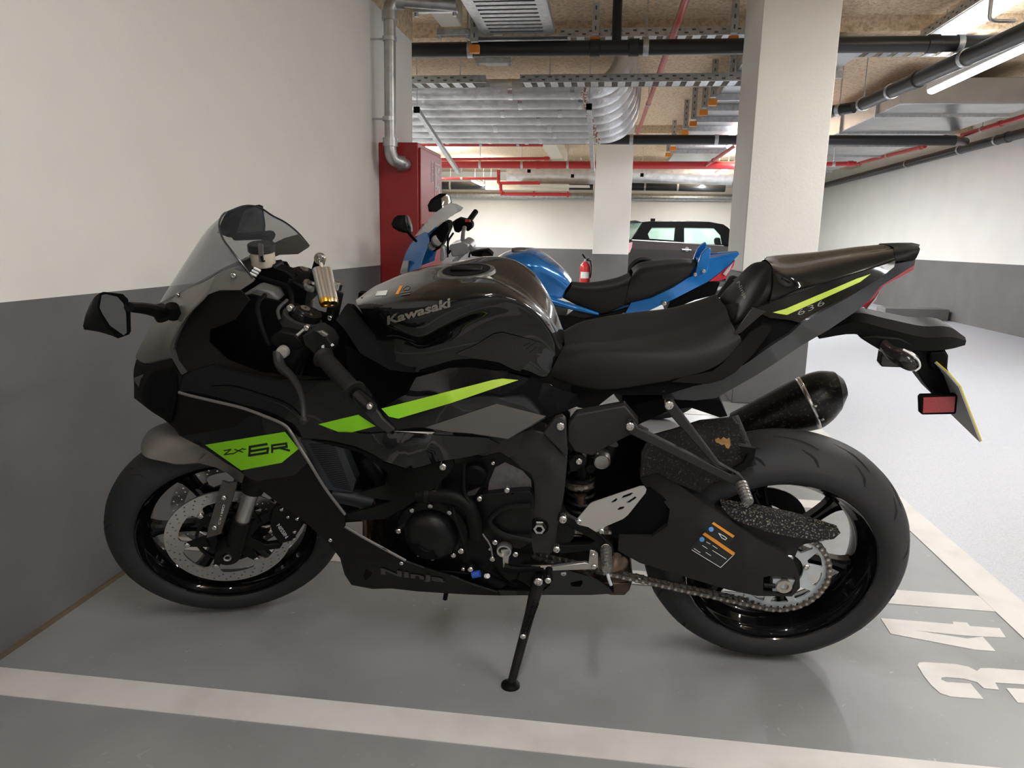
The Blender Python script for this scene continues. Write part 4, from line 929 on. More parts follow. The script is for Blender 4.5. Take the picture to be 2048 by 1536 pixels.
K.strokes('badge_numeral', [[(534, 887.5), (501, 893), (500, 910), (536, 904.5), (537, 896), (503, 901.5)]], 4.6, _tsd, M_ink, gp, lift=.0024)
K.strokes('badge_letter', [[(545.5, 903), (545.5, 890), (573.5, 886), (574.5, 892.5), (549, 896.5)], [(563, 895.5), (579, 900)]], 4.2, _tsd, M_ink, gp, lift=.0024)
K.strokes('badge_letter', [[(450, 900), (463, 898), (450, 908.5), (467, 906)]], 2.0, _tsd, M_ink, gp, lift=.0024)
K.strokes('badge_letter', [[(471, 898), (487, 903.5)], [(487, 896), (467, 907)], [(488.5, 898), (492.5, 897.3)]], 2.0, _tsd, M_ink, gp, lift=.0024)
K.text('model_lettering', 'Ninja', [(762, 1151), (890, 1167), (890, 1152), (762, 1135)], _tsd, mat('faint_lettering', (.085, .08, .072), .4, .4), side, .03, lift=.002)
for p, v in (((661, 1080), .182), ((803, 1126), .19)): K.bolt(*p, v, .005)
# rear edge of the side fairing; the light it catches is painted pale grey
LIP = [(358, 785), (375, 790), (426, 802), (484, 816), (523, 830), (570, 851), (582, 865), (600, 896), (621, 929), (650, 976), (690, 1029)]
ev = rbf(SFV); M_lip = mat('lip_highlight_grey', (.17, .16, .148), .36, .5)
K.tubepx('fairing_lip', [(x, y, ev(x, y)+.001) for x, y in LIP], .0036, M_lip, n=8, parent=side)
K.tubepx('fairing_lip', [(x, y, ev(x, y)+.001) for x, y in ((690, 1053), (729, 1076), (811, 1121))], .0034, M_lip, n=8, parent=side)
K.tubepx('fairing_lip', [(x, y, ev(x, y)+.001) for x, y in ((811, 1121), (852, 1136), (906, 1152), (938, 1165), (995, 1183))], .0026, M_gloss, n=8, parent=side)
# belly pan, rear half
K.patch('belly_pan', [[(1103, 1141), (1136, 1141), (1167, 1149), (1199, 1163), (1217, 1175), (1228, 1187), (1183, 1190), (980, 1190), (985, 1180), (1085, 1183), (1100, 1172)], [(1142, 1165), (1152, 1163), (1164, 1160), (1165, 1167), (1160, 1174), (1144, 1173), (1141, 1169)]], [(1103, 1141, .15), (1136, 1141, .15), (1228, 1187, .12), (980, 1190, .13), (1100, 1185, .13)], M_gloss, th=.004, mir=True)
b = MB(); L0 = FR.pts([(703, 1170, .125), (783, 1177, .12), (899, 1187, .115), (1000, 1191, .12), (1228, 1187, .12)]); b.grid([[np.array(p) for p in L0], [np.array((p.x, 0, p.z-.012)) for p in L0]], 3, 3); b.mirror(); b.obj('belly_floor', M_matte, bike)
# ---- inner and upper panels of the cockpit side
K.patch('inner_cowl_panel', [(349, 697), (372, 640), (400, 600), (424, 584), (481, 581), (500, 600), (470, 640), (420, 660), (418, 685), (455, 720), (520, 745), (600, 752), (640, 756), (600, 762), (520, 758), (440, 730), (430, 727), (375, 744), (356, 722)], [(349, 697, .142), (424, 584, .145), (500, 600, .12), (418, 685, .135), (430, 727, .15), (600, 756, .16)], mat('inner_panel_dark', (.0055, .0048, .0044), .6, spec=.15), th=.004, mir=True)
K.patch('airbox_side', [(690, 690), (780, 730), (870, 742), (1000, 742), (1000, 800), (860, 860), (780, 862), (700, 800)], .10, M_dplast, th=.2)
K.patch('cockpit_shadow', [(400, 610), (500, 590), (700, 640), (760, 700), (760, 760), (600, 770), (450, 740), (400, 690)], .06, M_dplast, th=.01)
up = K.patch('upper_side_fairing', [(364, 752), (376, 745), (430, 729), (470, 742), (540, 756), (600, 762), (700, 760), (735, 775), (760, 815), (779, 852), (790, 862), (741, 869), (668, 865), (614, 876), (598, 874), (582, 862), (570, 848), (523, 827), (484, 813), (426, 799), (375, 787), (360, 782)], [(364, 752, .148), (430, 729, .15), (540, 756, .17), (700, 760, .165), (779, 852, .185), (668, 865, .19), (614, 876, .19), (570, 848, .19), (484, 813, .178), (375, 787, .148)], M_gloss, th=.004, mir=True)
K.tubepx('panel_seam', [(430, 729, .152), (470, 742, .16), (540, 756, .173), (600, 763, .175), (700, 759, .17)], .0018, M_plast, parent=up)
K.tubepx('panel_seam', [(413, 776, .165), (455, 776, .176), (520, 795, .188), (570, 814, .193), (600, 840, .196)], .002, M_matte, parent=up)
K.bolt(606, 845, .197, .0058)
_tu = K.tree([up])
K.decal('green_stripe', [(637, 848), (717, 829), (752, 852), (689, 868)], _tu, M_green, up, lift=.0015)
# strut between the two stripes
mid = K.patch('middle_side_cover', [(761, 817), (790, 800), (814, 788), (832, 755), (867, 746), (899, 736), (943, 735), (1001, 743), (1060, 758), (1104, 773), (1154, 790), (1160, 811), (1119, 826), (1092, 836), (1016, 879), (943, 868), (899, 865), (796, 862), (779, 852)], [(761, 817, .175), (832, 755, .145), (899, 736, .14), (1001, 743, .135), (1104, 773, .118), (1160, 811, .125), (1092, 836, .145), (1016, 879, .16), (899, 865, .178), (796, 862, .186), (900, 800, .172), (1000, 800, .158)], M_gloss, th=.004, mir=True)
_tm = K.tree([mid])
K.decal('green_stripe', [(763, 817), (850, 795), (985, 760), (1005, 757), (1037, 760), (905, 805), (797, 837), (778, 833)], _tm, mat('green_to_yellow_decal'), mid, lift=.0015)
def green_grad():
    m = MATS['green_to_yellow_decal']; nt = m.node_tree; b_ = nt.nodes['Principled BSDF']
    tc = nt.nodes.new('ShaderNodeTexCoord'); sp_ = nt.nodes.new('ShaderNodeSeparateXYZ'); mp = nt.nodes.new('ShaderNodeMapRange'); mx = nt.nodes.new('ShaderNodeValToRGB')
    nt.links.new(tc.outputs['Object'], sp_.inputs[0]); nt.links.new(sp_.outputs[0], mp.inputs[0])
    mp.inputs[1].default_value = FR.px(1037, 760, .15).x; mp.inputs[2].default_value = FR.px(770, 825, .17).x
    mx.color_ramp.elements[0].color = (.42, .55, .05, 1); mx.color_ramp.elements[1].color = (.20, .52, .008, 1)
    nt.links.new(mp.outputs[0], mx.inputs[0]); nt.links.new(mx.outputs[0], b_.inputs['Base Color']); b_.inputs['Roughness'].default_value = .38
green_grad()
K.decal('graphite_panel', [(849, 855), (993, 807), (1092, 832), (1016, 877), (943, 866), (899, 863)], _tm, mat('graphite_decal', (.115, .105, .097), .42, .5), mid, step=14, lift=.0015)
K.patch('cover_strut', [(735, 800), (748, 812), (765, 838), (790, 860), (776, 868), (750, 850), (728, 822)], .195, mat('strut_brown_black', (.02, .018, .016), .4), th=.01, bevel=.002)
# gloss duct cover with bulge
duct = K.patch('duct_cover', [(614, 876), (668, 864), (741, 868), (785, 864), (880, 871), (972, 875), (1000, 888), (972, 905), (930, 915), (880, 922), (820, 939), (770, 923), (748, 909), (712, 893), (662, 881)], [(614, 876, .19), (668, 864, .192), (741, 868, .195), (785, 864, .19), (880, 871, .185), (1000, 888, .165), (972, 905, .158), (880, 922, .17), (820, 939, .18), (748, 909, .193), (712, 893, .195), (800, 890, .222), (850, 893, .214), (820, 912, .21)], M_gloss, th=.004, step=14, mir=True)
K.patch('duct_trim', [(622, 881), (662, 884), (712, 896), (748, 912), (770, 926), (820, 941), (880, 925), (905, 918), (908, 930), (897, 948), (858, 985), (800, 1020), (770, 1038), (694, 1042), (690, 1030), (748, 1014), (786, 1002), (745, 996), (720, 985), (770, 970), (775, 945), (720, 905), (660, 890)], [(622, 881, .175), (820, 941, .165), (905, 918, .158), (690, 1035, .185), (800, 1020, .17), (770, 960, .14)], M_plast, th=.01)
K.bolt(886, 933, .168, .0085)
# ---- mirrors
def tilt_pts(fr, L, v0, k, j):
    c = sum(fr.pts(L, v0), Vector())/len(L); out = []
    for p in L:
        v = v0
        for _ in range(4):
            q = fr.px(p[0], p[1], v); v = v0+k*(q.x-c.x)-j*(q.z-c.z)
        out.append(fr.px(p[0], p[1], v))
    return out
def mirror_l():
    ho = [(165, 653), (168, 660), (191, 657), (235, 678), (259, 669), (262, 662), (261, 620), (256, 597), (246, 587), (205, 583), (191, 591), (183, 604), (171, 628)]
    # housing: closed loft of the outline over depth (forward)
    gl = [(203, 590), (211, 588), (234, 593), (246, 606), (252, 628), (253, 665), (247, 670), (220, 651), (205, 628), (199, 615)]
    rim_ = [(200, 586), (211, 584), (246, 588), (256, 598), (261, 622), (262, 663), (258, 669), (236, 677), (214, 655), (199, 630), (194, 612)]
    b = MB(); R0 = FR.pts(rim_, .385)
    cen = sum(R0, Vector())/len(R0)
    back = [FR.px(*p, .365) for p in ((178, 612), (186, 602), (205, 594), (220, 600), (230, 618), (232, 640), (222, 655), (200, 660), (168, 659), (166, 652), (171, 630))]
    mid_ = [FR.px(*p, .378) for p in ((189, 594), (205, 584), (236, 588), (246, 600), (252, 622), (252, 655), (246, 668), (225, 672), (196, 658), (184, 640), (183, 615))]
    V = [np.array(p) for p in R0], [np.array(p) for p in mid_], [np.array(p) for p in back]
    b.grid([list(v) for v in V], 1, 2, wrap=True); b.add([Vector(p) for p in back], [tuple(range(11))]); h = b.obj('mirror', M_plast, bike, angle=50)
    b = MB(); G = [p+Vector((-.001, .001, 0)) for p in FR.pts(gl, .386)]; b.add(G, [tuple(range(len(G)))])
    b.add(R0, []); b.obj('mirror_glass', M_mirror, h)
    b = MB(); k = len(R0); b.add(R0, [tuple(range(k))]); b.obj('mirror_back', M_dplast, h)
    K.tubepx('mirror_arm', [(258, 614, .385), (290, 617, .30), (312, 622, .20), (330, 628, .15)], [.009, .011, .013, .011], M_dplast, parent=h)
    MB().cyl(FR.px(316, 616, .165), FR.px(327, 636, .155), .016, n=14).obj('mirror_joint', M_plast, h)
    MB().cyl(FR.px(343, 616, .13), FR.px(347, 630, .15), .016, n=14).obj('mirror_joint', M_dplast, h)
mirror_l()
def mirror_r():
    R0 = tilt_pts(FR, [(455, 474), (468, 440), (477, 422), (486, 414), (519, 409), (526, 412), (531, 450), (530, 468), (521, 476), (480, 478)], -.40, .35, .25)
    bk = [p+Vector((.05, 0, -.002)) for p in R0]; c = sum(bk, Vector())/len(bk); bk = [c+(p-c)*.7 for p in bk]
    b = MB(); b.grid([[np.array(p) for p in R0], [np.array(p) for p in bk]], 1, 2, wrap=True); b.add(bk, [tuple(range(10))]); b.add(R0, [tuple(range(10))]); h = b.obj('mirror', M_plast, bike, angle=50)
    G = tilt_pts(FR, [(472, 468), (480, 440), (486, 424), (494, 417), (516, 413), (522, 416), (526, 450), (524, 466), (515, 471), (480, 474)], -.399, .35, .25); b = MB(); b.add([p+Vector((-.002, .002, 0)) for p in G], [tuple(range(10))]); b.obj('mirror_glass', M_mirror, h)
    b = MB(); b.tube([FR.px(470, 474, -.38), Vector((1.32, -.30, 1.00)), Vector((1.31, -.16, .97))], [.01, .012, .012], 8); b.obj('mirror_arm', M_dplast, h)
mirror_r()
# ---- cockpit: clamps, damper, bars, controls
b = MB()
def steer_top(t, v): return FC+fv*v+fax*t
for s in (1, -1):
    c = steer_top(.695, .108*s)
    b = MB(); b.lathe([(.0, .012), (.018, .012), (.026, .006), (.0285, -.012), (.031, -.012)], c, fax, fu, 28); fk = b.obj('fork_cap', mat('fork_cap_black', (.012, .011, .011), .2, .6), bike, angle=25)
    b = MB(); b.lathe([(.003, .013), (.010, .013), (.0105, .0165), (.003, .0165)], c, fax, fu, 16, closed=True); b.obj('fork_adjuster', M_silv, fk)
    b = MB(); b.lathe([(.0305, -.03), (.042, -.03), (.042, -.006), (.0305, -.006)], c, fax, fu, 32, closed=True); b.obj('bar_clamp', M_frame, fk)
# triple clamp between the legs
tc0 = steer_top(.655, 0); b = MB(); b.box((0, 0, 0), (.075, .26, .03)); 
MR = Matrix((fu, fv, fax)).transposed(); MRb = [Vector(p) for p in b.v]; b2 = MB(); q = fv.cross(fax).normalized()
Mtc = Matrix((q, fv, fax)).transposed(); b2.box(tc0-q*.03*0, (.07, .25, .03), Mtc); b2.obj('triple_clamp', mat('clamp_bronze_black', (.022, .019, .017), .4, .6), bike, bevel=.01)
stem = steer_top(.672, 0)-q*.035*(1 if q.x > 0 else -1)
b = MB(); b.lathe([(.009, .008), (.011, .014), (.019, .014), (.021, .006), (.021, 0)], FR.px(621, 577, .0), fax, fu, 24); b.obj('stem_nut', M_silv, bike)
# steering damper: twin cylinders
sd = empty('steering_damper', parent=bike)
d0, d1 = FR.px(636, 540, .02), FR.px(651, 604, .08)
e0, e1 = FR.px(652, 540, .01), FR.px(664, 604, .07)
MB().cyl(d0, d1, .0135, n=20).obj('damper_body', M_silv, sd); MB().cyl(e0, e1, .0135, n=20).obj('damper_body', M_silv, sd)
for a_, c_ in ((d0, d1), (e0, e1)):
    b = MB(); b.lathe([(.005, .004), (.006, .006), (.0125, .006), (.0137, 0), (.0137, -.005)], c_, (c_-a_).normalized(), uy, 18); b.obj('damper_end', M_gold if a_ is d0 else mat('dull_gold', (.42, .33, .2), .35, 1), sd)
MB().cyl(FR.px(641, 520, .0), FR.px(646, 545, .02), .005, n=10).obj('damper_rod', M_bolt, sd)
b = MB(); b.lathe([(.004, -.006), (.012, -.006), (.0135, 0), (.012, .006), (.004, .006)], FR.px(640, 517, .0), uy, ux, 18, closed=True); b.obj('damper_eye', mat('eye_brass', (.42, .38, .28), .3, .9), sd); K.bolt(641, 514, .008, .007, parent=sd)
MB().cyl(FR.px(640, 520, -.02), FR.px(628, 560, -.02), .012, n=10).obj('damper_post', M_dplast, sd)
b = MB(); b.cyl(FR.px(673, 578, .03), FR.px(676, 566, .03), .011, n=16); b.cyl(FR.px(675, 569, .03), FR.px(676, 564, .03), .007, n=6); b.obj('damper_bolt', M_bolt, sd)
MB().bar(FR.px(675, 582, .03), FR.px(664, 632, .05), .022, .022).obj('damper_bracket', M_plast, sd, bevel=.003); K.bolt(659.5, 636, .07, .006, parent=sd)
# fluid reservoir on the right bar
rs = MB(); p0, p1 = FR.px(528, 532, -.06), FR.px(524, 500, -.06); axr = (p1-p0).normalized(); rs.lathe([(0, 0), (.025, 0), (.0275, .004), (.028, (p1-p0).length)], p0, axr, ux, 28); res = rs.obj('brake_reservoir', M_cream, bike)
b = MB(); L_ = (p1-p0).length; b.lathe([(.029, L_-.004), (.0315, L_-.002), (.0315, L_+.014), (.028, L_+.017), (0, L_+.017)], p0, axr, ux, 24); b.obj('reservoir_cap', mat('cap_dark', (.018, .018, .019), .5), res, angle=20)
b = MB(); bp_ = FR.px(521, 500, -.02); b.bar(FR.px(521, 488, -.022), FR.px(523, 524, -.026), .011, .003, up=(0, 1, 0)); b.obj('reservoir_strap', mat('strap_grey', (.33, .30, .28), .4, .7), res)
K.patch('reservoir_window', [(520, 513), (525, 511), (527, 521), (530, 520), (530, 524), (523, 524)], -.021, M_ink, th=.001, parent=res)
K.patch('master_cylinder', [(502, 535), (548, 528), (556, 545), (540, 560), (515, 560)], -.05, M_plast, th=.05, bevel=.005)
K.tubepx('cable_bundle', [(500, 550, -.02), (540, 562, 0), (580, 580, .03), (575, 640, .08), (540, 690, .10)], .006, M_dplast)
for k in range(3): K.tubepx('white_sleeve', [(500+k*4, 546-k*5, 0), (513+k*4, 552-k*5, .0)], .003, M_white_p, smooth=1)
K.patch('dash_back', [(498, 540), (520, 525), (580, 545), (600, 565), (590, 600), (540, 610), (505, 575)], -.05, M_dplast, th=.04, bevel=.006)
K.patch('dash_hood', [(484, 590), (508, 575), (545, 585), (560, 600), (530, 615), (500, 610)], .05, mat('hood_grey', (.10, .098, .09), .5), th=.05, bevel=.006)
K.patch('ignition_body', [(560, 575), (585, 560), (612, 575), (608, 615), (580, 612)], .02, M_dplast, th=.09, bevel=.006)
K.bolt(579.5, 616.5, .13, .0072)
# left clip-on: switchgear, grip, lever
cl = steer_top(.66, .108)
g0, g1 = FR.px(647, 715, .215), FR.px(711, 786, .315)
gd = (g1-g0).normalized()
MB().tube([cl, FR.px(625, 672, .155), g0], .011, 12).obj('clip_on_bar', M_dmet, bike)
b = MB(); rr_ = []; pp = []
for k in range(25):
    t = k/24; pp.append(g0.lerp(g1, t)); rr_.append(.0165+(.0015 if k % 2 else 0)+(.006 if k in (0, 23, 24) else 0))
b.tube(pp, rr_, 18); grip = b.obj('left_grip', mat('grip_rubber', (.007, .007, .007), .65, spec=.25), bike, angle=30)
ge = FR.px(744, 816, .365); b = MB(); b.tube([g1, g1.lerp(ge, .05), g1.lerp(ge, .8), ge], [.010, .013, .0145, .011], 16); b.obj('bar_end', mat('bar_end_black', (.01, .01, .01), .2, .5), grip)
K.bolt(739, 813, .372, .0055, parent=grip)
swh = K.patch('switch_housing', [(604, 672), (622, 661), (634, 660), (652, 672), (664, 690), (662, 704), (648, 716), (636, 722), (625, 706), (608, 690)], .205, mat('switch_black', (.007, .007, .007), .55, spec=.25), th=.05, bevel=.005)
K.patch('horn_button', [(634, 664), (643, 662), (655, 670), (653, 674), (644, 673)], .212, M_cowl, th=.008, parent=swh, bevel=.002)
K.patch('switch_mark', [(643, 692), (648, 690), (648, 696), (643, 696)], .207, M_white_p, th=.002, parent=swh); K.patch('switch_mark', [(661, 690), (664, 687), (668, 691), (663, 693)], .207, M_white_p, th=.002, parent=swh)
K.patch('clutch_perch', [(537, 678), (560, 662), (590, 668), (608, 690), (600, 700), (555, 697), (545, 690)], .18, M_plast, th=.03, bevel=.004)
K.tubepx('clutch_adjuster', [(594, 671, .20), (613, 656, .19)], .0035, M_silv, smooth=1); K.bolt(613, 656, .195, .006)
b = MB(); b.lathe([(0, .004), (.0115, .004), (.013, 0), (.013, -.01)], FR.px(564.5, 705, .20), uy, ux, 24); b.obj('lever_pivot_cap', mat('cap_alloy', (.55, .53, .48), .4, .7), bike)
K.tubepx('clutch_lever', [(556, 705, .195), (560, 730, .215), (582, 752, .245), (600, 782, .285), (607, 812, .315), (608, 838, .335)], [.0115, .011, .0085, .0065, .0055, .006], mat('lever_grey', (.02, .0195, .019), .45, .3, spec=.35))
b = MB(); b.lathe([(0, .009), (.006, .007), (.009, 0), (.006, -.007), (0, -.009)], FR.px(607, 842, .338), uy, ux, 12); b.obj('lever_ball', mat('lever_grey'), bike)
K.tubepx('clutch_cable', [(537, 690, .18), (522, 650, .17), (515, 610, .14), (530, 590, .10)], .005, M_dplast)
K.tubepx('bar_cable', [(560, 640, .14), (556, 620, .12), (575, 600, .09)], .004, mat('wire_dark'))
# ================================================================== the blue motorcycle
_l = .15
FB = Frame((.35, 4.33, 0), (-1, 0, 0), (0, -math.cos(_l), -math.sin(_l)), (0, -math.sin(_l), math.cos(_l)))
bbike = empty('touring_motorcycle', mw=FB.M)
_tag(bbike, 'blue motorcycle with black seat and clear screen parked behind the black one', 'motorcycle')
Q = Builder(FB, bbike)
M_blue = mat('metallic_blue_paint', (.002, .17, .55), .2, .4, coat=1)
M_clear = mat('clear_screen', (.86, .88, .9), .08, alpha=.62)
M_mag = mat('magnesium_silver', (.42, .42, .43), .4, .7)
bAX = Vector((0, 1, 0))
def bwheel(cx, R, hw, pre):
    C = Vector((cx, 0, R)); b = MB()
    prof = [(R-.09, hw*.8), (R-.06, hw), (R-.02, hw*.72), (R, 0), (R-.02, -hw*.72), (R-.06, -hw), (R-.09, -hw*.8), (R-.085, 0)]
    b.lathe(prof, C, bAX, ux, 48, closed=True); b.obj(pre+'_tyre', M_rub, bbike, angle=50)
    b = MB(); b.lathe([(R-.086, hw*.82), (R-.1, hw*.6), (R-.115, 0), (R-.1, -hw*.6), (R-.086, -hw*.82), (R-.08, 0)], C, bAX, ux, 48, closed=True)
    b.lathe([(.02, .05), (.05, .05), (.05, -.05), (.02, -.05)], C, bAX, ux, 20, closed=True)
    r = b.obj(pre+'_rim', M_rim, bbike)
    for k in range(3):
        t = 2*math.pi*k/3+.4; d = ux*math.cos(t)+uz*math.sin(t)
        MB().bar(C+d*.04, C+d*(R-.1), .03, .05, up=bAX).obj('spoke', M_rim, r, bevel=.005)
RXb = FB.px(1350, 700, 0).x
bwheel(.0, .315, .085, 'rear'); bwheel(1.43, .30, .06, 'front')
Q.patch('engine_block', [(1000, 610), (1180, 640), (1200, 700), (1190, 800), (1020, 800), (980, 720)], .17, M_dmet, th=.34)
Q.patch('swingarm', [(1190, 740), (1330, 770), (1380, 775), (1380, 790), (1320, 790), (1190, 775)], .12, M_swing, th=.24)
Q.patch('fork_lower', [(905, 520), (918, 520), (880, 760), (862, 760)], .12, M_mag, th=.24)
Q.patch('side_stand', [(1130, 790), (1140, 790), (1120, 868), (1108, 868)], .2, M_dmet, th=.02)
# tank
TB = [
 [(993, 514, 0), (1010, 505, 0), (1035, 499, 0), (1062, 498, 0), (1085, 507, 0), (1110, 525, 0), (1130, 544, 0), (1143, 562, 0)],
 [(995, 520, .10), (1012, 515, .12), (1036, 511, .13), (1062, 512, .13), (1084, 521, .12), (1107, 537, .105), (1126, 553, .09), (1139, 568, .075)],
 [(1000, 527, .14), (1016, 527, .165), (1038, 527, .175), (1062, 529, .175), (1083, 536, .16), (1104, 549, .135), (1121, 562, .11), (1134, 575, .09)],
 [(1010, 540, .14), (1025, 545, .17), (1043, 548, .18), (1063, 552, .175), (1082, 557, .15), (1102, 565, .125), (1118, 574, .105), (1130, 583, .09)],
 [(1030, 565, .14), (1040, 572, .155), (1053, 577, .16), (1068, 580, .15), (1084, 582, .13), (1102, 585, .115), (1116, 588, .105), (1127, 592, .095)],
 [(1050, 590, .14), (1058, 593, .145), (1066, 595, .145), (1076, 596, .14), (1088, 597, .13), (1102, 598, .12), (1114, 598, .11), (1124, 597, .10)]]
btank = Q.grid('fuel_tank', TB, M_blue, 4, 4, angle=60)
pc = FB.px(1041, 499, 0); b = MB(); b.lathe([(0, .006), (.03, .006), (.034, .003), (.05, .005), (.053, -.006)], pc, uz, ux, 32); b.obj('fuel_cap', mat('cap_ring_grey'), bbike)
# seats
BS1 = [
 [(1143, 570, 0), (1170, 573, 0), (1200, 572, 0), (1235, 565, 0), (1262, 554, 0)],
 [(1140, 576, .09), (1168, 581, .11), (1200, 581, .13), (1235, 575, .14), (1258, 566, .14)],
 [(1132, 588, .11), (1160, 600, .135), (1196, 604, .155), (1230, 598, .16), (1253, 590, .16)],
 [(1126, 596, .105), (1158, 612, .13), (1200, 628, .15), (1232, 618, .16), (1247, 611, .16)]]
Q.grid('rider_seat', BS1, M_seat, 4, 4, close=True, angle=60)
BS2 = [
 [(1266, 545, 0), (1280, 533, 0), (1323, 526, 0), (1370, 521, 0), (1392, 524, 0)],
 [(1263, 553, .11), (1279, 543, .12), (1323, 537, .12), (1368, 532, .11), (1390, 531, .10)],
 [(1256, 580, .15), (1275, 575, .15), (1318, 566, .14), (1357, 552, .13), (1381, 546, .12)],
 [(1248, 611, .15), (1272, 606, .15), (1305, 594, .145), (1345, 576, .135), (1376, 554, .12)]]
Q.grid('passenger_seat', BS2, M_seat, 4, 4, close=True, angle=50)
gr = Q.patch('grab_rail', [(1383, 556), (1391, 547), (1397, 525), (1403, 508), (1411, 499), (1419, 494), (1422, 500), (1418, 528), (1413, 545), (1402, 553)], [(1383, 556, .13), (1419, 494, .10), (1402, 553, .13)], M_blue, th=.03, mir=True, bevel=.004)
for p in ((1390, 549), (1407, 542)): Q.bolt(*p, .135, .011)
btail = Q.patch('tail_fairing', [(1414, 518), (1440, 512), (1476, 504), (1479, 508), (1454, 534), (1416, 563), (1350, 597), (1282, 629), (1241, 649), (1197, 665), (1216, 648), (1250, 628), (1262, 606), (1301, 597), (1345, 576), (1378, 555), (1405, 545)], [(1476, 505, .02), (1414, 518, .10), (1454, 534, .05), (1380, 564, .15), (1301, 605, .17), (1197, 665, .16), (1350, 597, .17)], M_blue, th=.03, mir=True)
Q.grid('tail_top', [[(1392, 516, 0), (1440, 508, 0), (1477, 503, 0)], [(1394, 522, .06), (1440, 512, .045), (1477, 505, .012)], [(1400, 535, .11), (1440, 516, .07), (1478, 507, .02)]], M_blue, 3, 3, angle=60)
Q.patch('tail_light', [(1418, 563), (1440, 546), (1470, 521), (1467, 532), (1459, 543), (1452, 557), (1436, 562)], [(1418, 563, .09), (1470, 521, .03), (1452, 557, .06)], M_red, th=.10)
Q.patch('tail_light_clear', [(1446, 548), (1466, 526), (1460, 540), (1452, 552)], .075, mat('lens_clear'), th=.02)
Q.patch('under_tail', [(1340, 605), (1416, 566), (1440, 565), (1430, 590), (1390, 600), (1330, 625)], .09, M_dplast, th=.18)
Q.patch('side_cover', [(1128, 662), (1160, 640), (1215, 628), (1266, 613), (1256, 632), (1197, 666), (1150, 676)], .165, M_plast, th=.03, mir=True)
Q.patch('side_cover_lower', [(1120, 640), (1150, 618), (1205, 630), (1160, 642), (1130, 660)], .15, M_frame, th=.3)
Q.bolt(1247, 629, .172, .011); Q.bolt(1328, 607, .178, .013)
Q.tubepx('frame_rail', [(1070, 592, .16), (1110, 604, .165), (1160, 618, .165), (1197, 628, .16)], [.022, .02, .016, .008], M_blue, n=12)
# half fairing
fv_ = [(819, 492, .02), (828, 480, .03), (849, 464, .12), (859, 480, .17), (845, 520, .18), (801, 540, .02), (816, 536, .10), (836, 532, .16), (811, 507, .015), (835, 500, .12)]
hf = Q.patch('half_fairing', [(819, 492), (828, 480), (838, 470), (849, 464), (855, 466), (859, 480), (854, 497), (849, 508), (845, 520), (838, 545), (800, 550), (801, 540), (806, 522), (811, 507)], fv_, M_blue, th=.004, step=9, mir=True)
Q.patch('headlight', [(801, 541), (806, 522), (817, 522), (814, 548), (800, 550)], [(801, 541, .03), (806, 522, .03), (817, 522, .115), (814, 548, .11)], mat('headlight_glass', (.55, .54, .52), .1, coat=1), th=.02, mir=True)
bs = Q.patch('windscreen', [(829, 473), (839, 460), (867, 428), (896, 407), (901, 406), (909, 410), (916, 421), (906, 431), (896, 436), (885, 442), (857, 466), (850, 464), (838, 470)], [(829, 473, 0), (839, 460, 0), (867, 428, 0), (896, 407, 0), (909, 410, .03), (916, 421, .08), (896, 436, .12), (857, 466, .14), (838, 470, .07)], M_clear, th=.004, step=9, mir=True)
# mirrors
def bmirror(ho, gl, v, stalk, dv):
    b = MB(); R0 = tilt_pts(FB, ho, v, .55, .2); b.prism(R0, (.045, 0, 0)); h = b.obj('mirror', M_plast, bbike, bevel=.012)
    G = [p+Vector((-.003, .002, 0)) for p in tilt_pts(FB, gl, v, .55, .2)]; b = MB(); b.prism(G, (.002, 0, 0)); b.obj('mirror_glass', M_mirror, h)
    P = [FB.px(*s) for s in stalk]; b = MB(); b.tube(P, .008, 8); b.obj('mirror_stalk', M_dplast, h)
za = lambda x, y: (740+x*.127, 380+y*.127)
bmirror([za(*p) for p in ((560, 395), (500, 440), (455, 540), (480, 600), (560, 650), (650, 680), (675, 620), (650, 500), (610, 400))], [za(*p) for p in ((560, 405), (590, 400), (620, 440), (660, 560), (665, 650), (630, 670), (600, 630), (560, 480))], .30, [(816, 464, .30), (824, 474, .24), (832, 482, .15)], 1)
bmirror([za(*p) for p in ((1010, 240), (1060, 150), (1110, 110), (1210, 50), (1260, 70), (1300, 180), (1300, 230), (1180, 330), (1030, 350))], [za(*p) for p in ((1120, 130), (1210, 60), (1260, 90), (1290, 200), (1180, 300), (1140, 300))], -.30, [(880, 420, -.30), (876, 440, -.24), (868, 460, -.15)], 1)
# cockpit
Q.patch('instrument_panel', [za(*p) for p in ((930, 720), (980, 660), (1160, 500), (1230, 520), (1240, 620), (1140, 850), (1090, 930), (1000, 980), (930, 900))], .03, M_dplast, th=.12, bevel=.006)
for p, q in (((1050, 800), .032), ((970, 880), .026)):
    c = FB.px(*za(*p), .045); b = MB(); b.lathe([(0, 0), (q*.8, 0), (q, .004), (q, -.01)], c, Vector((-.7, .5, .5)).normalized(), ux, 24); b.obj('gauge', mat('gauge_grey', (.25, .24, .23), .3), bbike)
Q.patch('triple_clamp', [za(*p) for p in ((1240, 870), (1420, 830), (1470, 800), (1560, 850), (1590, 960), (1480, 1030), (1290, 1060))], .08, M_mag, th=.18, bevel=.01)
Q.patch('fork_upper', [za(*p) for p in ((1110, 880), (1170, 880), (1190, 1060), (1160, 1120), (1100, 1120))], .12, M_mag, th=.05, bevel=.008)
Q.tubepx('handlebar', [(*za(1460, 790), .0), (*za(1470, 680), -.12), (*za(1490, 590), -.17)], .013, M_mag)
Q.patch('right_switchgear', [za(*p) for p in ((1300, 560), (1320, 480), (1400, 440), (1480, 460), (1560, 480), (1610, 520), (1610, 600), (1540, 660), (1460, 600), (1400, 680), (1330, 660))], -.20, M_dplast, th=.07, bevel=.008)
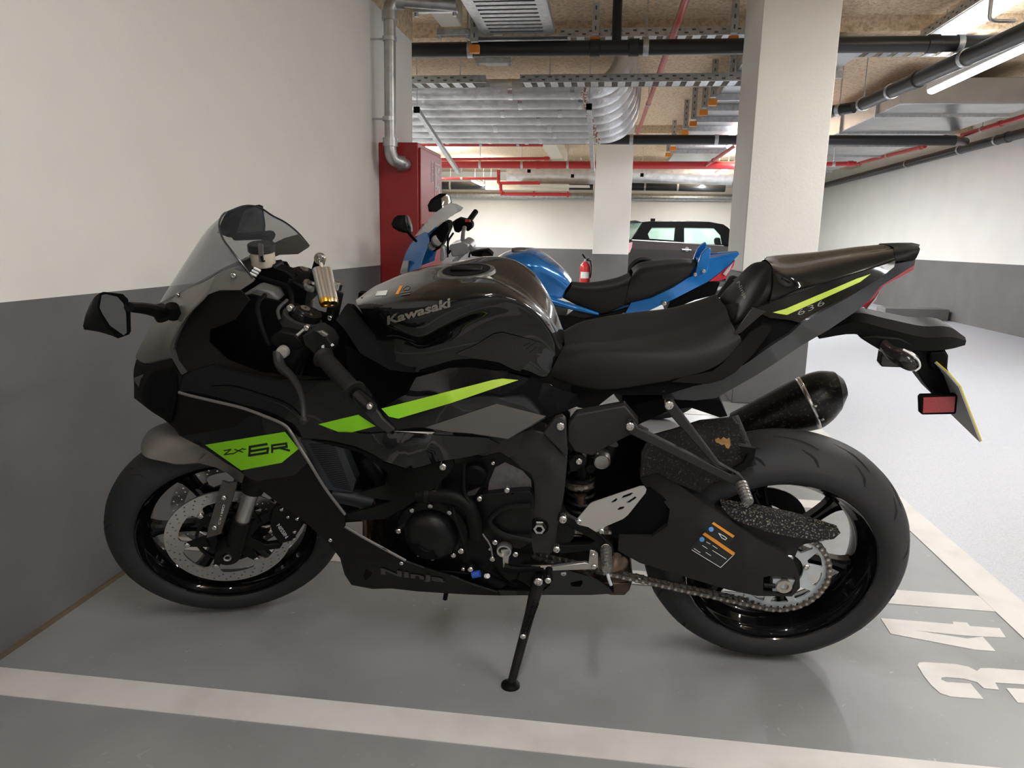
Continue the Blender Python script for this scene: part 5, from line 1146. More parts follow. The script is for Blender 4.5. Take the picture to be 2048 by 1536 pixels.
MB().cyl(FB.px(*za(1555, 490), -.24), FB.px(*za(1665, 340), -.34), .017, n=14).obj('right_grip', M_plast, bbike)
MB().box(FB.px(*za(1540, 485), -.17), (.03, .02, .012)).obj('kill_switch', mat('switch_red', (.5, .03, .02), .4), bbike)
Q.tubepx('handlebar', [(*za(1560, 880), .04), (*za(1650, 960), .15), (*za(1800, 990), .2)], .013, M_mag)
Q.patch('left_switchgear', [za(*p) for p in ((1580, 990), (1720, 950), (1850, 940), (1930, 1010), (1900, 1090), (1760, 1060), (1600, 1040))], .24, M_dplast, th=.06, bevel=.006)
MB().cyl(FB.px(968, 510, .24), FB.px(1018, 537, .36), .018, n=14).obj('left_grip', M_plast, bbike)
MB().box(FB.px(*za(1820, 1070), .255), (.025, .012, .03)).obj('horn_button', mat('switch_yellow', (.7, .42, .02), .4), bbike)
for k, (a_, b_, c_) in enumerate((((1310, 680), (1230, 820), (1240, 1000)), ((1430, 790), (1330, 880), (1250, 980)), ((1320, 500), (1240, 640), (1220, 1060)), ((1700, 960), (1590, 980), (1560, 1050)))):
    Q.tubepx('cable', [(*za(*a_), -.12), (*za(*b_), -.05), (*za(*c_), .02)], .006, M_dplast)
# ================================================================== dark hatchback behind the column
_a = math.radians(14)
FC_ = Frame((1.2, 15.4, 0), (-math.cos(_a), -math.sin(_a), 0), (math.sin(_a), -math.cos(_a), 0), (0, 0, 1))
carr = empty('hatchback_car', mw=FC_.M)
_tag(carr, 'dark hatchback car with pale green windows parked half behind the column', 'car')
A = Builder(FC_, carr)
M_car = mat('dark_brown_metallic', (.030, .024, .025), .22, .3, coat=1)
M_cglass = mat('pale_green_glass', (.62, .88, .74), .05, alpha=.4)
zc = lambda x, y: (1230+x*.1172, 420+y*.1172)
CW = 1.66
def arch(cx, cy, rx, ry, n=10): return [(cx+rx*math.cos(t), cy-ry*math.sin(t)) for t in np.linspace(math.pi, 0, n)]
low = [(1254, 552), (1254, 515), (1256, 484), (1265, 480), (1365, 486), (1450, 492), (1540, 497), (1585, 502), (1606, 512), (1612, 535), (1612, 558), (1597, 562)]+[(x, y) for x, y in reversed(arch(1563, 562, 33, 42))]+[(1528, 564), (1320, 562)]+[(x, y) for x, y in reversed(arch(1286, 560, 32, 43))]+[(1253, 560)]
body = A.patch('body_side', low, 0, M_car, th=.05)
link_copy(body, location=(0, -CW+.05, 0))
P = lambda x, y, v=0: FC_.px(x, y, v)
def strip(name, pts, m, parent=None, inset=.0):
    b = MB(); L = [P(*p) for p in pts]; b.grid([[np.array((p.x, -inset, p.z)) for p in L], [np.array((p.x, -CW+inset, p.z)) for p in L]]); return b.obj(name, m, parent or carr, solid=.02, angle=40)
strip('rear_panel', [(1265, 480), (1256, 484), (1254, 515), (1253, 560)], M_car)
strip('bonnet', [(1450, 492), (1540, 497), (1585, 502), (1606, 512), (1612, 535), (1612, 558)], M_car)
strip('floor_pan', [(1253, 560), (1612, 560)], M_dplast)
wins = [[zc(*p) for p in ((630, 300), (1030, 300), (1010, 520), (590, 490), (560, 410))], [zc(*p) for p in ((1180, 300), (1690, 310), (1800, 430), (1830, 600), (1180, 560))]]
gh = [zc(*p) for p in ((280, 500), (470, 215), (620, 195), (1600, 205), (1850, 245), (1930, 300))]+[(1470, 470), (1492, 492)]+[zc(*p) for p in ((1850, 610), (1150, 565))]
pil = A.patch('window_frame', [gh]+wins, 0, M_dplast, th=.04); link_copy(pil, location=(0, -CW+.04, 0))
for w_ in wins:
    g = A.patch('window_glass', w_, -.015, M_cglass, th=.006); link_copy(g, location=(0, -CW+.05, 0))
strip('roof', [zc(*p) for p in ((470, 215), (620, 190), (1100, 185), (1600, 200), (1850, 245), (1930, 300))], mat('roof_black', (.02, .02, .021), .2, coat=1), inset=-.0)
strip('rear_window', [zc(*p) for p in ((470, 215), (280, 500))], M_cglass)
strip('windscreen', [(1456, 455), (1492, 492)], M_cglass)
strip('roof_spoiler', [zc(*p) for p in ((370, 190), (500, 225))], M_car, inset=.1)
MB().box(P(*zc(645, 178), -.8), (.09, .05, .08)).obj('roof_aerial', M_dplast, carr)
A.tubepx('chrome_belt', [(*zc(290, 512), .005), (*zc(1150, 560), .005), (*zc(1850, 608), .005)], .012, M_silv, smooth=1)
A.patch('tail_lamp', [zc(*p) for p in ((235, 560), (300, 545), (285, 640), (250, 730), (212, 730))], .02, mat('lamp_pink', (.55, .30, .34), .2, coat=1), th=.12)
b = MB(); b.tube([P(*zc(1140, 672), .03), P(*zc(1300, 682), .03)], .016, 8); b.obj('door_handle', M_silv, carr)
b = MB(); b.lathe([(0, 0), (.045, 0), (.05, -.02)], P(*zc(1230, 672), .012), uy, ux, 16); b.obj('handle_recess', M_silv, carr)
for k, c in enumerate(((1286, 556), (1563, 560))):
    o = P(*c, -.1); rw = .32; o.z = rw
    for s in (0, 1):
        cc = Vector((o.x, -.1-s*(CW-.2), rw)); b = MB(); b.lathe([(.21, -.09), (.30, -.09), (.32, -.05), (.32, .05), (.30, .09), (.21, .09)], cc, uy, ux, 32, closed=True); ty_ = b.obj('tyre', M_rub, carr)
        b = MB(); b.lathe([(0, .05), (.07, .06), (.19, .05), (.21, .085), (.21, -.08)], cc, uy, ux, 32); rm = b.obj('wheel', mat('wheel_dark', (.06, .06, .06), .4, .6), carr)
    arcp = [(x, y, .012) for x, y in arch(c[0], c[1]+4, 32, 42, 12)]
    A.tubepx('wheel_arch', arcp, .035, M_dplast, smooth=2)
strip('dashboard', [(1440, 488), (1480, 492)], M_dplast)
for x in (1360, 1450):
    b = MB(); p_ = P(x, 480, -.4); b.box((p_.x, -.45, .75), (.16, .5, .6)); b.obj('car_seat', M_dplast, carr, bevel=.03)
A.patch('door_mirror', [zc(*p) for p in ((1710, 500), (1740, 470), (1800, 475), (1820, 590), (1720, 585))], .06, M_plast, th=.12, bevel=.02)
# ================================================================== fire cabinet, pipes, trays and ducts
M_redp = mat('red_enamel', (.36, .022, .024), .35, noise=(3, (.32, .018, .02), .4, .7))
M_redpipe = mat('red_pipe_paint', (.42, .025, .03), .3)
M_hdpe = mat('black_pipe_plastic', (.014, .014, .015), .38)
M_foil = mat('foil_lagging', (.74, .74, .75), .34, .7, bump=(11, .45, .03), noise=(9, (.6, .6, .62), .4, .7))
M_orange = mat('orange_end_cap', (.75, .24, .02), .5)
M_creamd = mat('cream_duct', (.70, .66, .57), .6)
M_duct = mat('sheet_steel_duct', (.50, .51, .52), .32, .8, noise=(3, (.40, .41, .42), .4, .7), bump=(5, .12, .03))
M_galv2 = mat('galvanised_pipe', (.50, .51, .51), .35, .85, noise=(16, (.36, .37, .38), .4, .7))
# ---- red hose cabinet on the left wall
cab = empty('fire_hose_cabinet', (-1.32, 4.905, .62))
_tag(cab, 'red fire hose cabinet fixed to the left wall', 'cabinet')
MB().box((0, 0, .507), (.254, .65, 1.014)).obj('cabinet_body', M_redp, cab, bevel=.006)
MB().box((.133, 0, .507), (.012, .60, .96)).obj('cabinet_door', M_redp, cab, bevel=.004)
door = cab.children[1]
MB().box((.1395, .16, .80), (.002, .17, .27)).obj('sign_plate', M_redp, door)
b = MB()
def sbar(b, y0, z0, y1, z1, w): b.bar((.1408, y0, z0), (.1408, y1, z1), w, .0008, up=(1, 0, 0))
for (y0, z0, y1, z1) in ((.08, .67, .24, .67), (.08, .93, .24, .93), (.08, .67, .08, .93), (.24, .67, .24, .93)): sbar(b, y0, z0, y1, z1, .008)
for (y0, z0, y1, z1, w) in ((.11, .91, .12, .76, .03), (.12, .76, .20, .80, .022), (.20, .80, .215, .71, .022), (.13, .70, .17, .73, .02), (.17, .87, .21, .91, .03), (.17, .87, .20, .83, .02)): sbar(b, y0, z0, y1, z1, w)
b.obj('hose_reel_symbol', M_white_p, door, weld=False)
b = MB()
for (y0, z0, y1, z1) in ((-.02, .80, .04, .80), (-.02, .93, .04, .93), (-.02, .80, -.02, .93), (.04, .80, .04, .93), (0, .89, .02, .89), (0, .85, .02, .85)): sbar(b, y0, z0, y1, z1, .007)
b.obj('small_sign_symbol', M_white_p, door, weld=False)
MB().cyl((.14, -.24, .5), (.155, -.24, .5), .018).obj('door_latch', M_zinc, door)
# ---- galvanised riser feeding it
gx = -1.33
rp = empty('riser_pipe', (gx, 4.46, 1.45)); _tag(rp, 'galvanised vertical pipe clamped to the left wall above the red cabinet', 'pipe')
def rl(px, py, Y=4.46): p = at(px, py, 1, Y); return p-Vector((gx, 4.46, 1.45))
top = rl(779, 32); bot = rl(781, 285)
MB().tube([top, bot], .035, 18).obj('pipe_run', M_galv2, rp)
el = [top, top+Vector((.002, 0, .04)), top+Vector((.025, .01, .075)), top+Vector((.07, .02, .085))]
MB().tube([Vector(p) for p in catmull([np.array(p) for p in el], 5)], .039, 16).obj('elbow', M_galv2, rp)
MB().tube([el[-1], el[-1]+Vector((.30, .10, .0))], .032, 14).obj('pipe_run', M_galv2, rp)
eb = [bot, bot+Vector((.0, 0, -.05)), bot+Vector((.012, .015, -.095)), bot+Vector((.05, .05, -.115)), bot+Vector((.06, .112, -.118))]
MB().tube([Vector(p) for p in catmull([np.array(p) for p in eb], 5)], .039, 16).obj('elbow', M_galv2, rp)
for p in (top, top+Vector((.06, .018, .085)), bot, bot+Vector((.05, .06, -.116))):
    d = Vector((0, 0, 1)) if p in (top, bot) else Vector((.9, .3, 0))
    b = MB(); b.lathe([(.034, -.025), (.046, -.025), (.046, .025), (.034, .025)], p, d, Vector((1, .1, 0)) if p in (top, bot) else Vector((0, 0, 1)), 20, closed=True); b.obj('coupling', M_galv2, rp)
for py in (78, 238):
    p = rl(779, py); b = MB(); b.lathe([(.035, -.012), (.042, -.012), (.042, .012), (.035, .012)], p, (0, 0, 1), (1, 0, 0), 18, closed=True); c = b.obj('pipe_clamp', M_zinc, rp)
    MB().cyl(p+Vector((-.03, 0, 0)), Vector((WX-gx, p.y, p.z)), .006, n=8).obj('clamp_rod', M_zinc, c)
# ---- generic straight pipes
def pipe(name, a, b_, r, m, label, cat='pipe', clamps=(), rings=(), n=16, rods=True, rodz=None):
    a, b_ = Vector(a), Vector(b_); e = empty(name, a); d = b_-a
    MB().tube([(0, 0, 0), d], r, n).obj('pipe_run', m, e)
    for t in clamps:
        rod = rods and t > 0; t = abs(t); p = d*t; bb = MB(); dn = d.normalized(); bb.lathe([(r, -.02), (r+.006, -.02), (r+.006, .02), (r, .02)], p, dn, Vector((0, 0, 1)), 16, closed=True); c = bb.obj('pipe_clamp', M_zinc, e)
        if rod: MB().cyl(p+Vector((0, 0, r)), Vector((p.x, p.y, (rodz or CZ)-a.z)), .005, n=6).obj('hanger_rod', M_zinc, c)
    for t in rings:
        p = d*t; bb = MB(); bb.lathe([(r, -.04), (r+.008, -.035), (r+.008, .035), (r, .04)], p, d.normalized(), Vector((0, 0, 1)), 16); bb.obj('coupling', m, e)
    return _tag(e, label, cat)
def px_pipe(name, x0, y0, x1, y1, Y, r, m, label, Y1=None, **k):
    return pipe(name, at(x0, y0, 1, Y), at(x1, y1, 1, Y if Y1 is None else Y1), r, m, label, **k)
bp1 = px_pipe('drain_pipe', 790, 101, 2012, 86, 5.62, .053, M_hdpe, 'thick black drain pipe crossing the top just behind the near column', clamps=(.135, .435, -.93), rings=(.35, .415, .89))
MB().tube([bp1.matrix_basis.inverted() @ at(1233, 92, 1, 5.62), bp1.matrix_basis.inverted() @ (at(1233, 60, 1, 5.62)+Vector((0, .1, .1))), bp1.matrix_basis.inverted() @ (at(1233, 60, 1, 5.62)+Vector((0, .1, .5)))], .035, 14).obj('pipe_branch', M_hdpe, bp1)
px_pipe('drain_pipe', 780, 278, 1910, 281, 8.5, .053, M_hdpe, 'second black drain pipe below the foil wrapped pipes', clamps=(.11, .26, -.45, -.60))
px_pipe('drain_pipe', 870, 371, 1186, 372, 17.2, .09, M_hdpe, 'black pipe high on the back wall left of the far column', clamps=(.1, .36))
px_pipe('drain_pipe', 1262, 373, 1450, 376, 17.2, .09, M_hdpe, 'black pipe high on the back wall right of the far column', clamps=(.15, .5))
px_pipe('steel_pipe', 870, 390, 1186, 393, 18.9, .085, M_galv2, 'galvanised pipe low on the back wall left of the far column', clamps=(.15,), rods=False)
px_pipe('steel_pipe', 1250, 394, 1500, 396, 18.9, .085, M_galv2, 'galvanised pipe low on the back wall right of the far column', clamps=(.4,), rods=False)
px_pipe('sprinkler_main', 865, 329, 1530, 331, 12.6, .062, M_redpipe, 'thick red sprinkler main running across the whole hall', clamps=(.15, .28, .42), rings=(.33,))
pipe('sprinkler_pipe', at(1374, -8, 2, 2.55), at(1274, 270, 2, 2.55), .024, M_redpipe, 'thin red sprinkler pipe running away overhead left of the near column', clamps=(.6,), rods=True)
px_pipe('sprinkler_pipe', 840, 289, 1086, 289, 10.5, .028, M_redpipe, 'red sprinkler pipe directly under the second black pipe', clamps=(.5, .8))
px_pipe('sprinkler_pipe', 865, 319, 1100, 317, 12.0, .024, M_redpipe, 'red sprinkler pipe just above the thick red main', rings=(.97,))
px_pipe('sprinkler_pipe', 865, 357, 995, 357, 14.5, .024, M_redpipe, 'short thin red pipe left of the red valve drop', clamps=(.45,))
vd = empty('sprinkler_drop', at(997, 342, 1, 14.4)); _tag(vd, 'red pipe drop with elbows and side branches below the main', 'pipe')
_o = vd.location.copy()
def vp(x, y): return at(x, y, 1, 14.4)-_o
MB().tube([vp(997, 340), vp(997, 364), vp(1001, 369), vp(1002, 384), vp(1010, 388), vp(1140, 389)], .035, 10).obj('pipe_run', M_redpipe, vd)
MB().tube([vp(1001, 366), vp(1080, 366)], .032, 10).obj('pipe_branch', M_redpipe, vd)
for x, y in ((997, 345), (997, 361), (1003, 386), (1068, 388), (1136, 389)):
    MB().cyl(vp(x-2, y), vp(x+2, y), .055, n=10).obj('pipe_fitting', M_redpipe, vd)
px_pipe('sprinkler_pipe', 1412, 331, 1472, 290, 12.5, .025, M_redpipe, 'red branch pipe slanting up beside the near column', Y1=9.5, rings=(.3,))
# ---- right hand side pipes
pipe('drain_pipe', at(1650, 224, 2, 2.30), at(1708, 215, 2, 2.30), .05, M_hdpe, 'short black pipe stub right of the near column', clamps=(.5,))
pipe('drain_pipe', at(1722, 210, 2, 2.30), at(2075, 52, 2, 2.30), .055, M_hdpe, 'black drain pipe slanting to the upper right corner', clamps=(.02, -.25, -.7), rings=(.42,))
wz0 = at(2040, 268, 0, 4.98).z
wp = pipe('drain_pipe', (4.98, 18.9, wz0), (4.98, 6.5, wz0), .06, M_hdpe, 'black drain pipe along the top of the right wall', clamps=(.45, .6, .68, .76, .85), rings=(.7,), rods=False)
pipe('drain_pipe', at(1890, 280, 1, 8.6), at(1930, 283, 0, 4.84), .055, M_hdpe, 'black branch pipe joining the right wall drain', clamps=(-.2,))
px_pipe('sprinkler_pipe', 1600, 329, 1712, 327, 10.9, .03, M_redpipe, 'short red pipe right of the near column', rings=(.9,), clamps=(.6,), rodz=2.398)
pipe('sprinkler_pipe', at(1715, 327, 0, 4.72), at(1850, 292, 0, 4.72), .03, M_redpipe, 'red pipe along the right wall behind the black branch', rings=(.05, .95), clamps=(.5,))
pipe('sprinkler_pipe', at(1925, 270, 0, 4.72), at(2075, 225, 0, 4.72), .03, M_redpipe, 'red pipe along the right wall at the picture edge', rings=(.55,), clamps=(.3,))
# ---- foil lagged pipe bundle
NF = 7
for k in range(NF):
    Y = 6.75+.215*k; y = 180+[0, 20, 36, 52, 66, 79, 90][k]*1.0
    p = at(823, y, 1, Y); z = p.z; r = .088
    x1 = at(1196+(k*4), y, 1, Y).x; e = empty('lagged_pipe', (-4.2, Y, z))
    path = [(0, 0, 0), (x1+4.2-.15, 0, 0), (x1+4.2, .01, .015), (x1+4.2+.12, .05, .08), (x1+4.2+.20, .10, .22), (x1+4.2+.22, .12, .42), (x1+4.2+.22, .12, CZ-z)]
    pp = [Vector(q) for q in catmull([np.array(q, float) for q in path[1:]], 4)]
    MB().tube([Vector(path[0])]+pp, r, 16).obj('pipe_lagging', M_foil, e)
    for t in (-.9, -.35, .15):
        X = t+4.2+.13*k*(1 if k % 2 else -1)*.5
        if X < x1+4.1:
            b = MB(); b.lathe([(r+.001, -.02), (r+.003, -.02), (r+.003, .02), (r+.001, .02)], (X, 0, 0), (1, 0, 0), (0, 0, 1), 16, closed=True); b.obj('foil_tape', mat('foil_tape', (.8, .8, .8), .2, .9), e)
    b = MB(); b.lathe([(r+.002, -.025), (r+.006, -.015), (r+.002, .0), (r+.006, .015), (r+.002, .025)], (x1+4.2-.12, 0, 0), (1, 0, 0), (0, 0, 1), 20); b.obj('chain_band', mat('rusty_band', (.35, .18, .14), .5, .6, noise=(60, (.8, .78, .75), .45, .55)), e)
    _tag(e, ['uppermost', 'second', 'third', 'fourth', 'fifth', 'sixth', 'lowest'][k]+' silver foil wrapped pipe of the bundle under the ceiling', 'pipe', 'foil wrapped pipes')
# hangers under the bundle
for i, (x, y0, l) in enumerate(((834, 220, 'steel hanger bar with black end under the left of the foil pipes'), (1178, 214, 'steel hanger bar with black end under the right of the foil pipes'))):
    p = at(x, y0, 1, 6.55); e = empty('pipe_hanger', p); _tag(e, l, 'hanger')
    MB().bar((0, 0, 0), (.02, 1.75, -.37), .04, .04).obj('support_channel', M_zinc, e)
    MB().box((0, -.01, 0), (.05, .03, .05)).obj('end_cap', M_dplast, e)
    MB().cyl((0, 0, 0), (0, 0, CZ-p.z), .004, n=6).obj('hanger_rod', M_zinc, e)
# ---- cream ducts running away from us
def box_run(name, x0, x1, y0, y1, z0, z1, m, label, cat, ribs=0, par=None):
    e = empty(name, ((x0+x1)/2, y0, z0)); w = x1-x0
    MB().box((0, (y1-y0)/2, (z1-z0)/2), (w, y1-y0, z1-z0)).obj('duct_body', m, e, bevel=.008)
    for k in range(ribs):
        y = (y1-y0)*(k+.5)/ribs; b = MB()
        b.box((0, y, -.012), (w+.05, .035, .024)); b.box((-w/2-.012, y, (z1-z0)/2), (.024, .035, z1-z0)); b.box((w/2+.012, y, (z1-z0)/2), (.024, .035, z1-z0)); b.obj('duct_flange', M_zinc, e, weld=False)
    return _tag(e, label, cat)
def bracket(x0, y0, x1, Y, label):
    zb = Y; p, q = at(x0, y0, 2, zb), at(x1, y0, 2, zb); e = empty('duct_bracket', (p+q)/2); L = (q-p).length/2
    b = MB(); b.box((0, 0, 0), (2*L, .045, .045)); b.obj('support_channel', M_zinc, e, bevel=.004)
    for s in (-1, 1):
        MB().cyl((s*L*.86, 0, -.03), (s*L*.86, 0, CZ-e.location.z), .006, n=6).obj('hanger_rod', M_zinc, e)
        MB().cyl((s*L*.86, 0, -.045), (s*L*.86, 0, -.02), .014, n=6).obj('nut', M_zinc, e)
    return _tag(e, label, 'bracket')
z_ = 2.53; xa = at(888, 62, 2, z_).x; xb = at(925, 62, 2, z_).x
box_run('cream_duct', xa, xb+.02, 4.35, 5.42, z_, z_+.16, M_creamd, 'cream rectangular duct at the top beside the vertical steel pipe', 'duct')
bracket(874, 65, 940, z_-.024, 'steel channel bracket under the front of the cream duct'); bracket(826, 18, 916, z_-.024, 'steel channel bracket at the very top under the cream duct')
xa = at(962, 118, 2, z_).x; xb = at(1008, 118, 2, z_).x
box_run('cream_duct', xa, xb, 5.75, 6.6, z_, z_+.16, M_creamd, 'cream rectangular duct emerging behind the black drain pipe', 'duct')
bracket(950, 122, 1024, z_-.024, 'steel channel bracket below the black pipe under the cream duct')
# ---- perforated cable tray over the near bays, seen from below
def tray_y(x0, x1, y0, y1, z, label, nr, side=.06):
    e = empty('cable_tray', ((x0+x1)/2, y0, z)); w = x1-x0; L = y1-y0
    for s in (-1, 1): MB().box((s*w/2, L/2, side/2), (.012, L, side)).obj('side_rail', M_zinc, e)
    for s in (-1, 1): MB().box((s*(w/2-.035), L/2, 0), (.06, L, .006)).obj('base_strip', M_zinc, e)
    for k in range(nr): MB().box((0, L*(k+.5)/nr, 0), (w-.12, L/nr*.62, .005)).obj('tray_slat', M_zinc, e)
    MB().box((0, L/2, .02), (w-.02, L, .004)).obj('tray_shade', mat('tray_shadow', (.10, .10, .105), .7), e)  # dark sheet above the slats, painted as the shade inside the tray
    return _tag(e, label, 'cable tray')
z_ = 2.50; ty1 = at(1035, 69, 2, z_).y
tray_y(at(965, 69, 2, z_).x, at(1108, 69, 2, z_).x, 4.2, ty1, z_, 'perforated steel cable tray overhead right of the cream duct', 16)
MB().box((at(1040, 75, 2, z_).x, ty1+.16, z_-.01), (at(1150, 75, 2, z_).x-at(960, 75, 2, z_).x, .3, .006)).obj('tray_plate', M_zinc, label='flat steel sheet at the end of the perforated tray', cat='sheet')
def tray_x(x0, x1, y, z, w, label, pitch=.11, side=.06):
    e = empty('cable_tray', (x0, y, z)); L = x1-x0
    for s in (0, 1): MB().box((L/2, s*w, side/2), (L, .01, side)).obj('side_rail', M_zinc, e)
    n = int(L/pitch); b = MB()
    for k in range(n):
        o = MB().box((pitch*(k+.5), w/2, .005), (pitch*.55, w, .006)).obj('tray_rung', M_zinc, e) if k == 0 else link_copy(o, location=(pitch*k, 0, 0))
    m_ = MB()
    for k in range(n*2):
        m_.box((pitch*(k*.5+.25), -.0055, side*(.32 if k % 2 else .68)), (.028, .002, .012))
    m_.obj('rail_slots', mat('slot_dark', (.12, .11, .10), .8), e, weld=False)
    for t in (.12, .88): MB().cyl((L*t, w/2, 0), (L*t, w/2, CZ-.112-z), .005, n=6).obj('hanger_rod', M_zinc, e)
    return _tag(e, label, 'cable tray')
tz = at(1300, 72, 1, 5.95).z
tray_x(at(1118, 70, 1, 5.95).x, at(1500, 70, 1, 5.95).x+.3, 5.95, tz, .2, 'steel cable tray just above the black pipe left of the near column')
tz = at(900, 166, 1, 6.2).z
tray_x(-3.0, at(972, 160, 1, 6.2).x, 6.2, tz, .2, 'cable tray above the foil pipes left of the cream duct')
tray_x(at(1040, 160, 1, 6.2).x, 1.2, 6.2, tz, .2, 'cable tray above the foil pipes right of the cream duct')
# vertical channel hangers with orange caps
def chan(x, yt, yb, Y, label, w=.05, arm=0):
    p = at(x, yb, 1, Y); e = empty('tray_hanger', p); h = CZ-p.z
    MB().box((0, 0, h/2+.05), (w, .035, h-.02)).obj('perforated_channel', M_zinc, e)
    m_ = MB()
    for k in range(int(h/.07)): m_.box((0, -.0185, .1+.07*k), (.012, .001, .028))
    m_.obj('channel_slots', mat('slot_dark'), e, weld=False)
    MB().box((0, 0, .012), (w+.022, .05, .055)).obj('end_cap', M_orange, e, bevel=.004)
    if arm: MB().box((arm/2+.03, 0, .06), (arm, .035, .06)).obj('support_arm', M_zinc, e)
    return _tag(e, label, 'hanger')
chan(949, 0, 102, 5.45, 'perforated channel with orange cap in front of the black pipe at the left')
chan(1190, 0, 86, 5.8, 'perforated channel with orange cap at the tray above the foil elbows')
chan(1466, 0, 84, 5.8, 'perforated channel with orange cap touching the near column')
for i, (x, y, l) in enumerate(((1464, 166, 'nearest'), (1425, 208, 'second'), (1407, 228, 'third'), (1386, 250, 'fourth'), (1370, 268, 'fifth'), (1346, 299, 'sixth'), (1336, 311, 'farthest'))):
    Y = at(x, y, 2, 2.38).y; chan(x, 0, y, Y, l+' orange capped tray support in the receding row beside the column', w=.06, arm=.85)
wx0 = at(1425, 208, 2, 2.38).x+.045
for (y0, y1, l) in ((6.0, 8.0, 'near length of the wide sheet steel cable tray beside the column'), (8.05, 14.6, 'far length of the wide sheet steel cable tray beside the column')):
    e = empty('cable_tray', (wx0, y0, 2.475)); MB().box((.42, (y1-y0)/2, 0), (.80, y1-y0, .006)).obj('tray_base', M_duct, e)
    for s_ in (.02, .82): MB().box((s_, (y1-y0)/2, .035), (.01, y1-y0, .07)).obj('side_rail', M_zinc, e)
    _tag(e, l, 'cable tray')
# ---- big sheet steel ducts
box_run('air_duct', 2.74, 4.0, 7.7, 18.3, 2.40, 2.64, M_duct, 'wide sheet steel air duct under the ceiling at the right', 'duct', ribs=9)
tray_x(1.55, 3.2, 6.3, 2.56, .25, 'cable tray crossing above the pipes right of the near column')
b = MB(); e = empty('air_duct', at(1015, 348, 1, 15.5)); _tag(e, 'short silver air duct stub beside the red valve drop', 'duct')
d_ = at(1210, 350, 1, 15.5)-at(1015, 348, 1, 15.5); MB().tube([(0, 0, 0), d_], .19, 20).obj('duct_body', M_foil, e)
MB().box(d_*.5+Vector((0, -.05, -.24)), (d_.length*.7, .5, .02)).obj('duct_tray', M_creamd, e)
for t in (.25, .75): MB().cyl(d_*t+Vector((0, 0, .18)), d_*t+Vector((0, 0, CZ-e.location.z)), .006, n=6).obj('hanger_rod', M_zinc, e)
e = empty('air_duct', at(1262, 345, 1, 15.5)); _tag(e, 'silver air duct behind the red main right of the far column', 'duct')
d_ = at(1464, 350, 1, 15.5)-at(1262, 345, 1, 15.5)
for t in (.25, .75): MB().cyl(d_*t+Vector((0, 0, .18)), d_*t+Vector((0, 0, CZ-e.location.z)), .006, n=6).obj('hanger_rod', M_zinc, e)
MB().tube([(0, 0, 0), d_], .2, 20).obj('duct_body', M_foil, e)
e = empty('light_trunking', at(1085, 372, 1, 16.8)); _tag(e, 'long white light trunking box on the back wall left of the far column', 'trunking')
MB().box((-.35, 0, 0), (1.9, .2, .2)).obj('trunking_body', M_creamd, e, bevel=.02)
for x in (-1.0, .3): MB().cyl((x, 0, .09), (x, 0, CZ-e.location.z), .006, n=6).obj('hanger_rod', M_zinc, e)
# ---- fire extinguisher on the far column
fe = empty('fire_extinguisher', (-.305, 11.45, .40)); _tag(fe, 'small red fire extinguisher hung on the far column', 'extinguisher')
b = MB(); b.lathe([(0, 0), (.07, .0), (.08, .015), (.08, .26), (.07, .30), (.035, .335), (.025, .35), (0, .35)], (0, 0, 0), (0, 0, 1), (1, 0, 0), 24); b.obj('cylinder', mat('extinguisher_red', (.55, .02, .025), .25, coat=.6), fe)
b = MB(); b.lathe([(.0805, .09), (.0808, .09), (.0808, .19), (.0805, .19)], (0, 0, 0), (0, 0, 1), (0, -1, 0), 14, a0=-.9, a1=.9, closed=True); b.obj('instruction_label', M_white_p, fe)
MB().cyl((0, 0, .34), (0, 0, .39), .02).obj('valve', M_zinc, fe)
MB().bar((0, 0, .39), (-.05, -.02, .46), .02, .02).obj('lever_handle', M_dplast, fe); MB().bar((0, 0, .38), (.06, 0, .39), .018, .015).obj('lever_handle', M_dplast, fe)
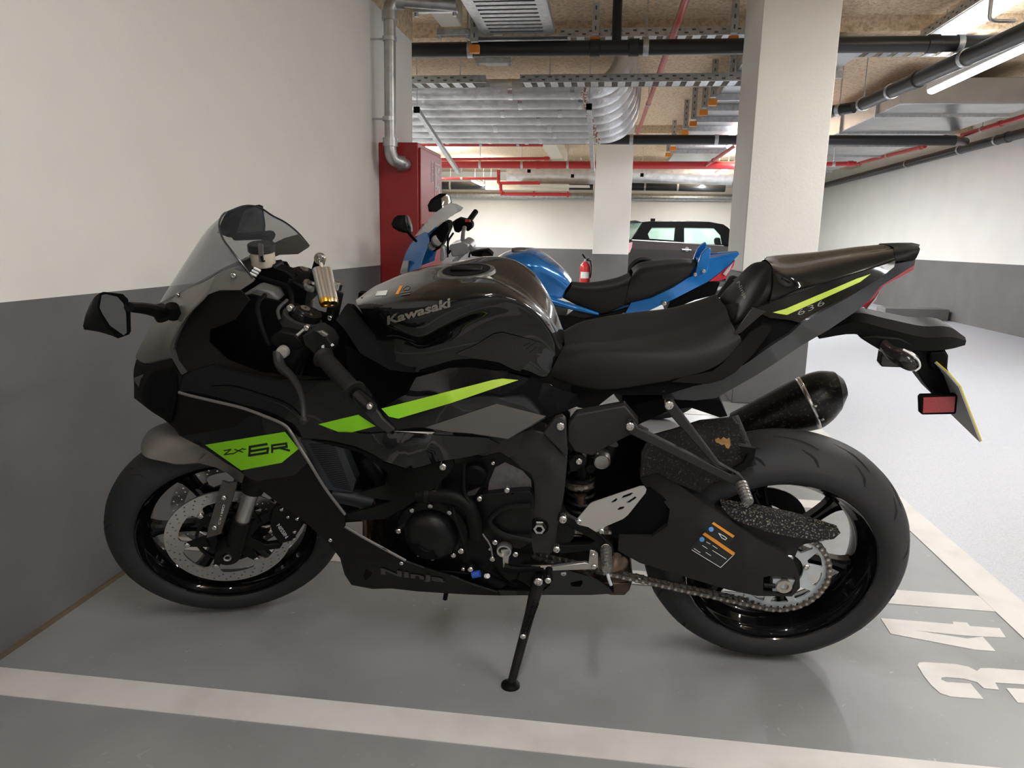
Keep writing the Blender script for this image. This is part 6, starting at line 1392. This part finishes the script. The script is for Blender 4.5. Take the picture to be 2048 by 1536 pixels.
MB().tube([(.02, 0, .37), (.08, -.02, .36), (.10, -.03, .25), (.09, -.03, .1)], .01, 8).obj('hose', M_dplast, fe)
MB().box((.09, .02, .2), (.04, .06, .1)).obj('wall_bracket', M_zinc, fe)
# cream downpipe boxes and sprinkler heads at the back
e = box_run('cream_duct', at(1085, 300, 1, 11).x, at(1115, 300, 1, 11).x, 10.7, 14.0, 2.40, 2.64, M_creamd, 'far cream duct end beside the thick red main', 'duct')
for i, (x, y) in enumerate(((1058, 342), (1145, 352), (1284, 350))):
    p = at(x, y, 1, 14.0); e = empty('duct_hanger', p); MB().cyl((0, 0, 0), (0, 0, CZ-p.z), .006, n=6).obj('hanger_rod', M_zinc, e); MB().box((0, 0, 0), (.06, .06, .06)).obj('clamp_block', M_dplast, e)
    _tag(e, ['black block on a hanger rod left of centre below the main', 'black block on a hanger rod left of the far column', 'black block on a hanger rod right of the far column', 'black block on a hanger rod left of the near column'][i], 'hanger')

# tray and conduit in the upper right corner
e = empty('cable_tray', (2.30, 5.0, 2.60)); _tag(e, 'perforated cable tray in the upper right corner above the luminaire', 'cable tray')
MB().box((.13, .6, 0), (.24, 1.2, .005)).obj('tray_base', M_zinc, e)
for s_ in (0, .26): MB().box((s_, .6, .03), (.008, 1.2, .06)).obj('side_rail', M_zinc, e)
m_ = MB()
for k in range(18): m_.box((-.0045, .05+.062*k, .02 if k % 2 else .042), (.002, .026, .01))
m_.obj('rail_slots', mat('slot_dark'), e, weld=False)
for y in (.2, 1.1): MB().cyl((.13, y, 0), (.13, y, CZ-2.60), .005, n=6).obj('hanger_rod', M_zinc, e)
c0 = at(1978, 40, 1, 5.0); e = empty('conduit', c0); _tag(e, 'bent steel conduit dropping beside the tray at the top right', 'conduit')
pth = [(0, 0, CZ-c0.z), (0, 0, .03), (.005, 0, .008), (.03, .01, 0), (.16, .03, 0)]
MB().tube([Vector(p) for p in catmull([np.array(p, float) for p in pth], 4)], .011, 10).obj('conduit_run', M_galv2, e)
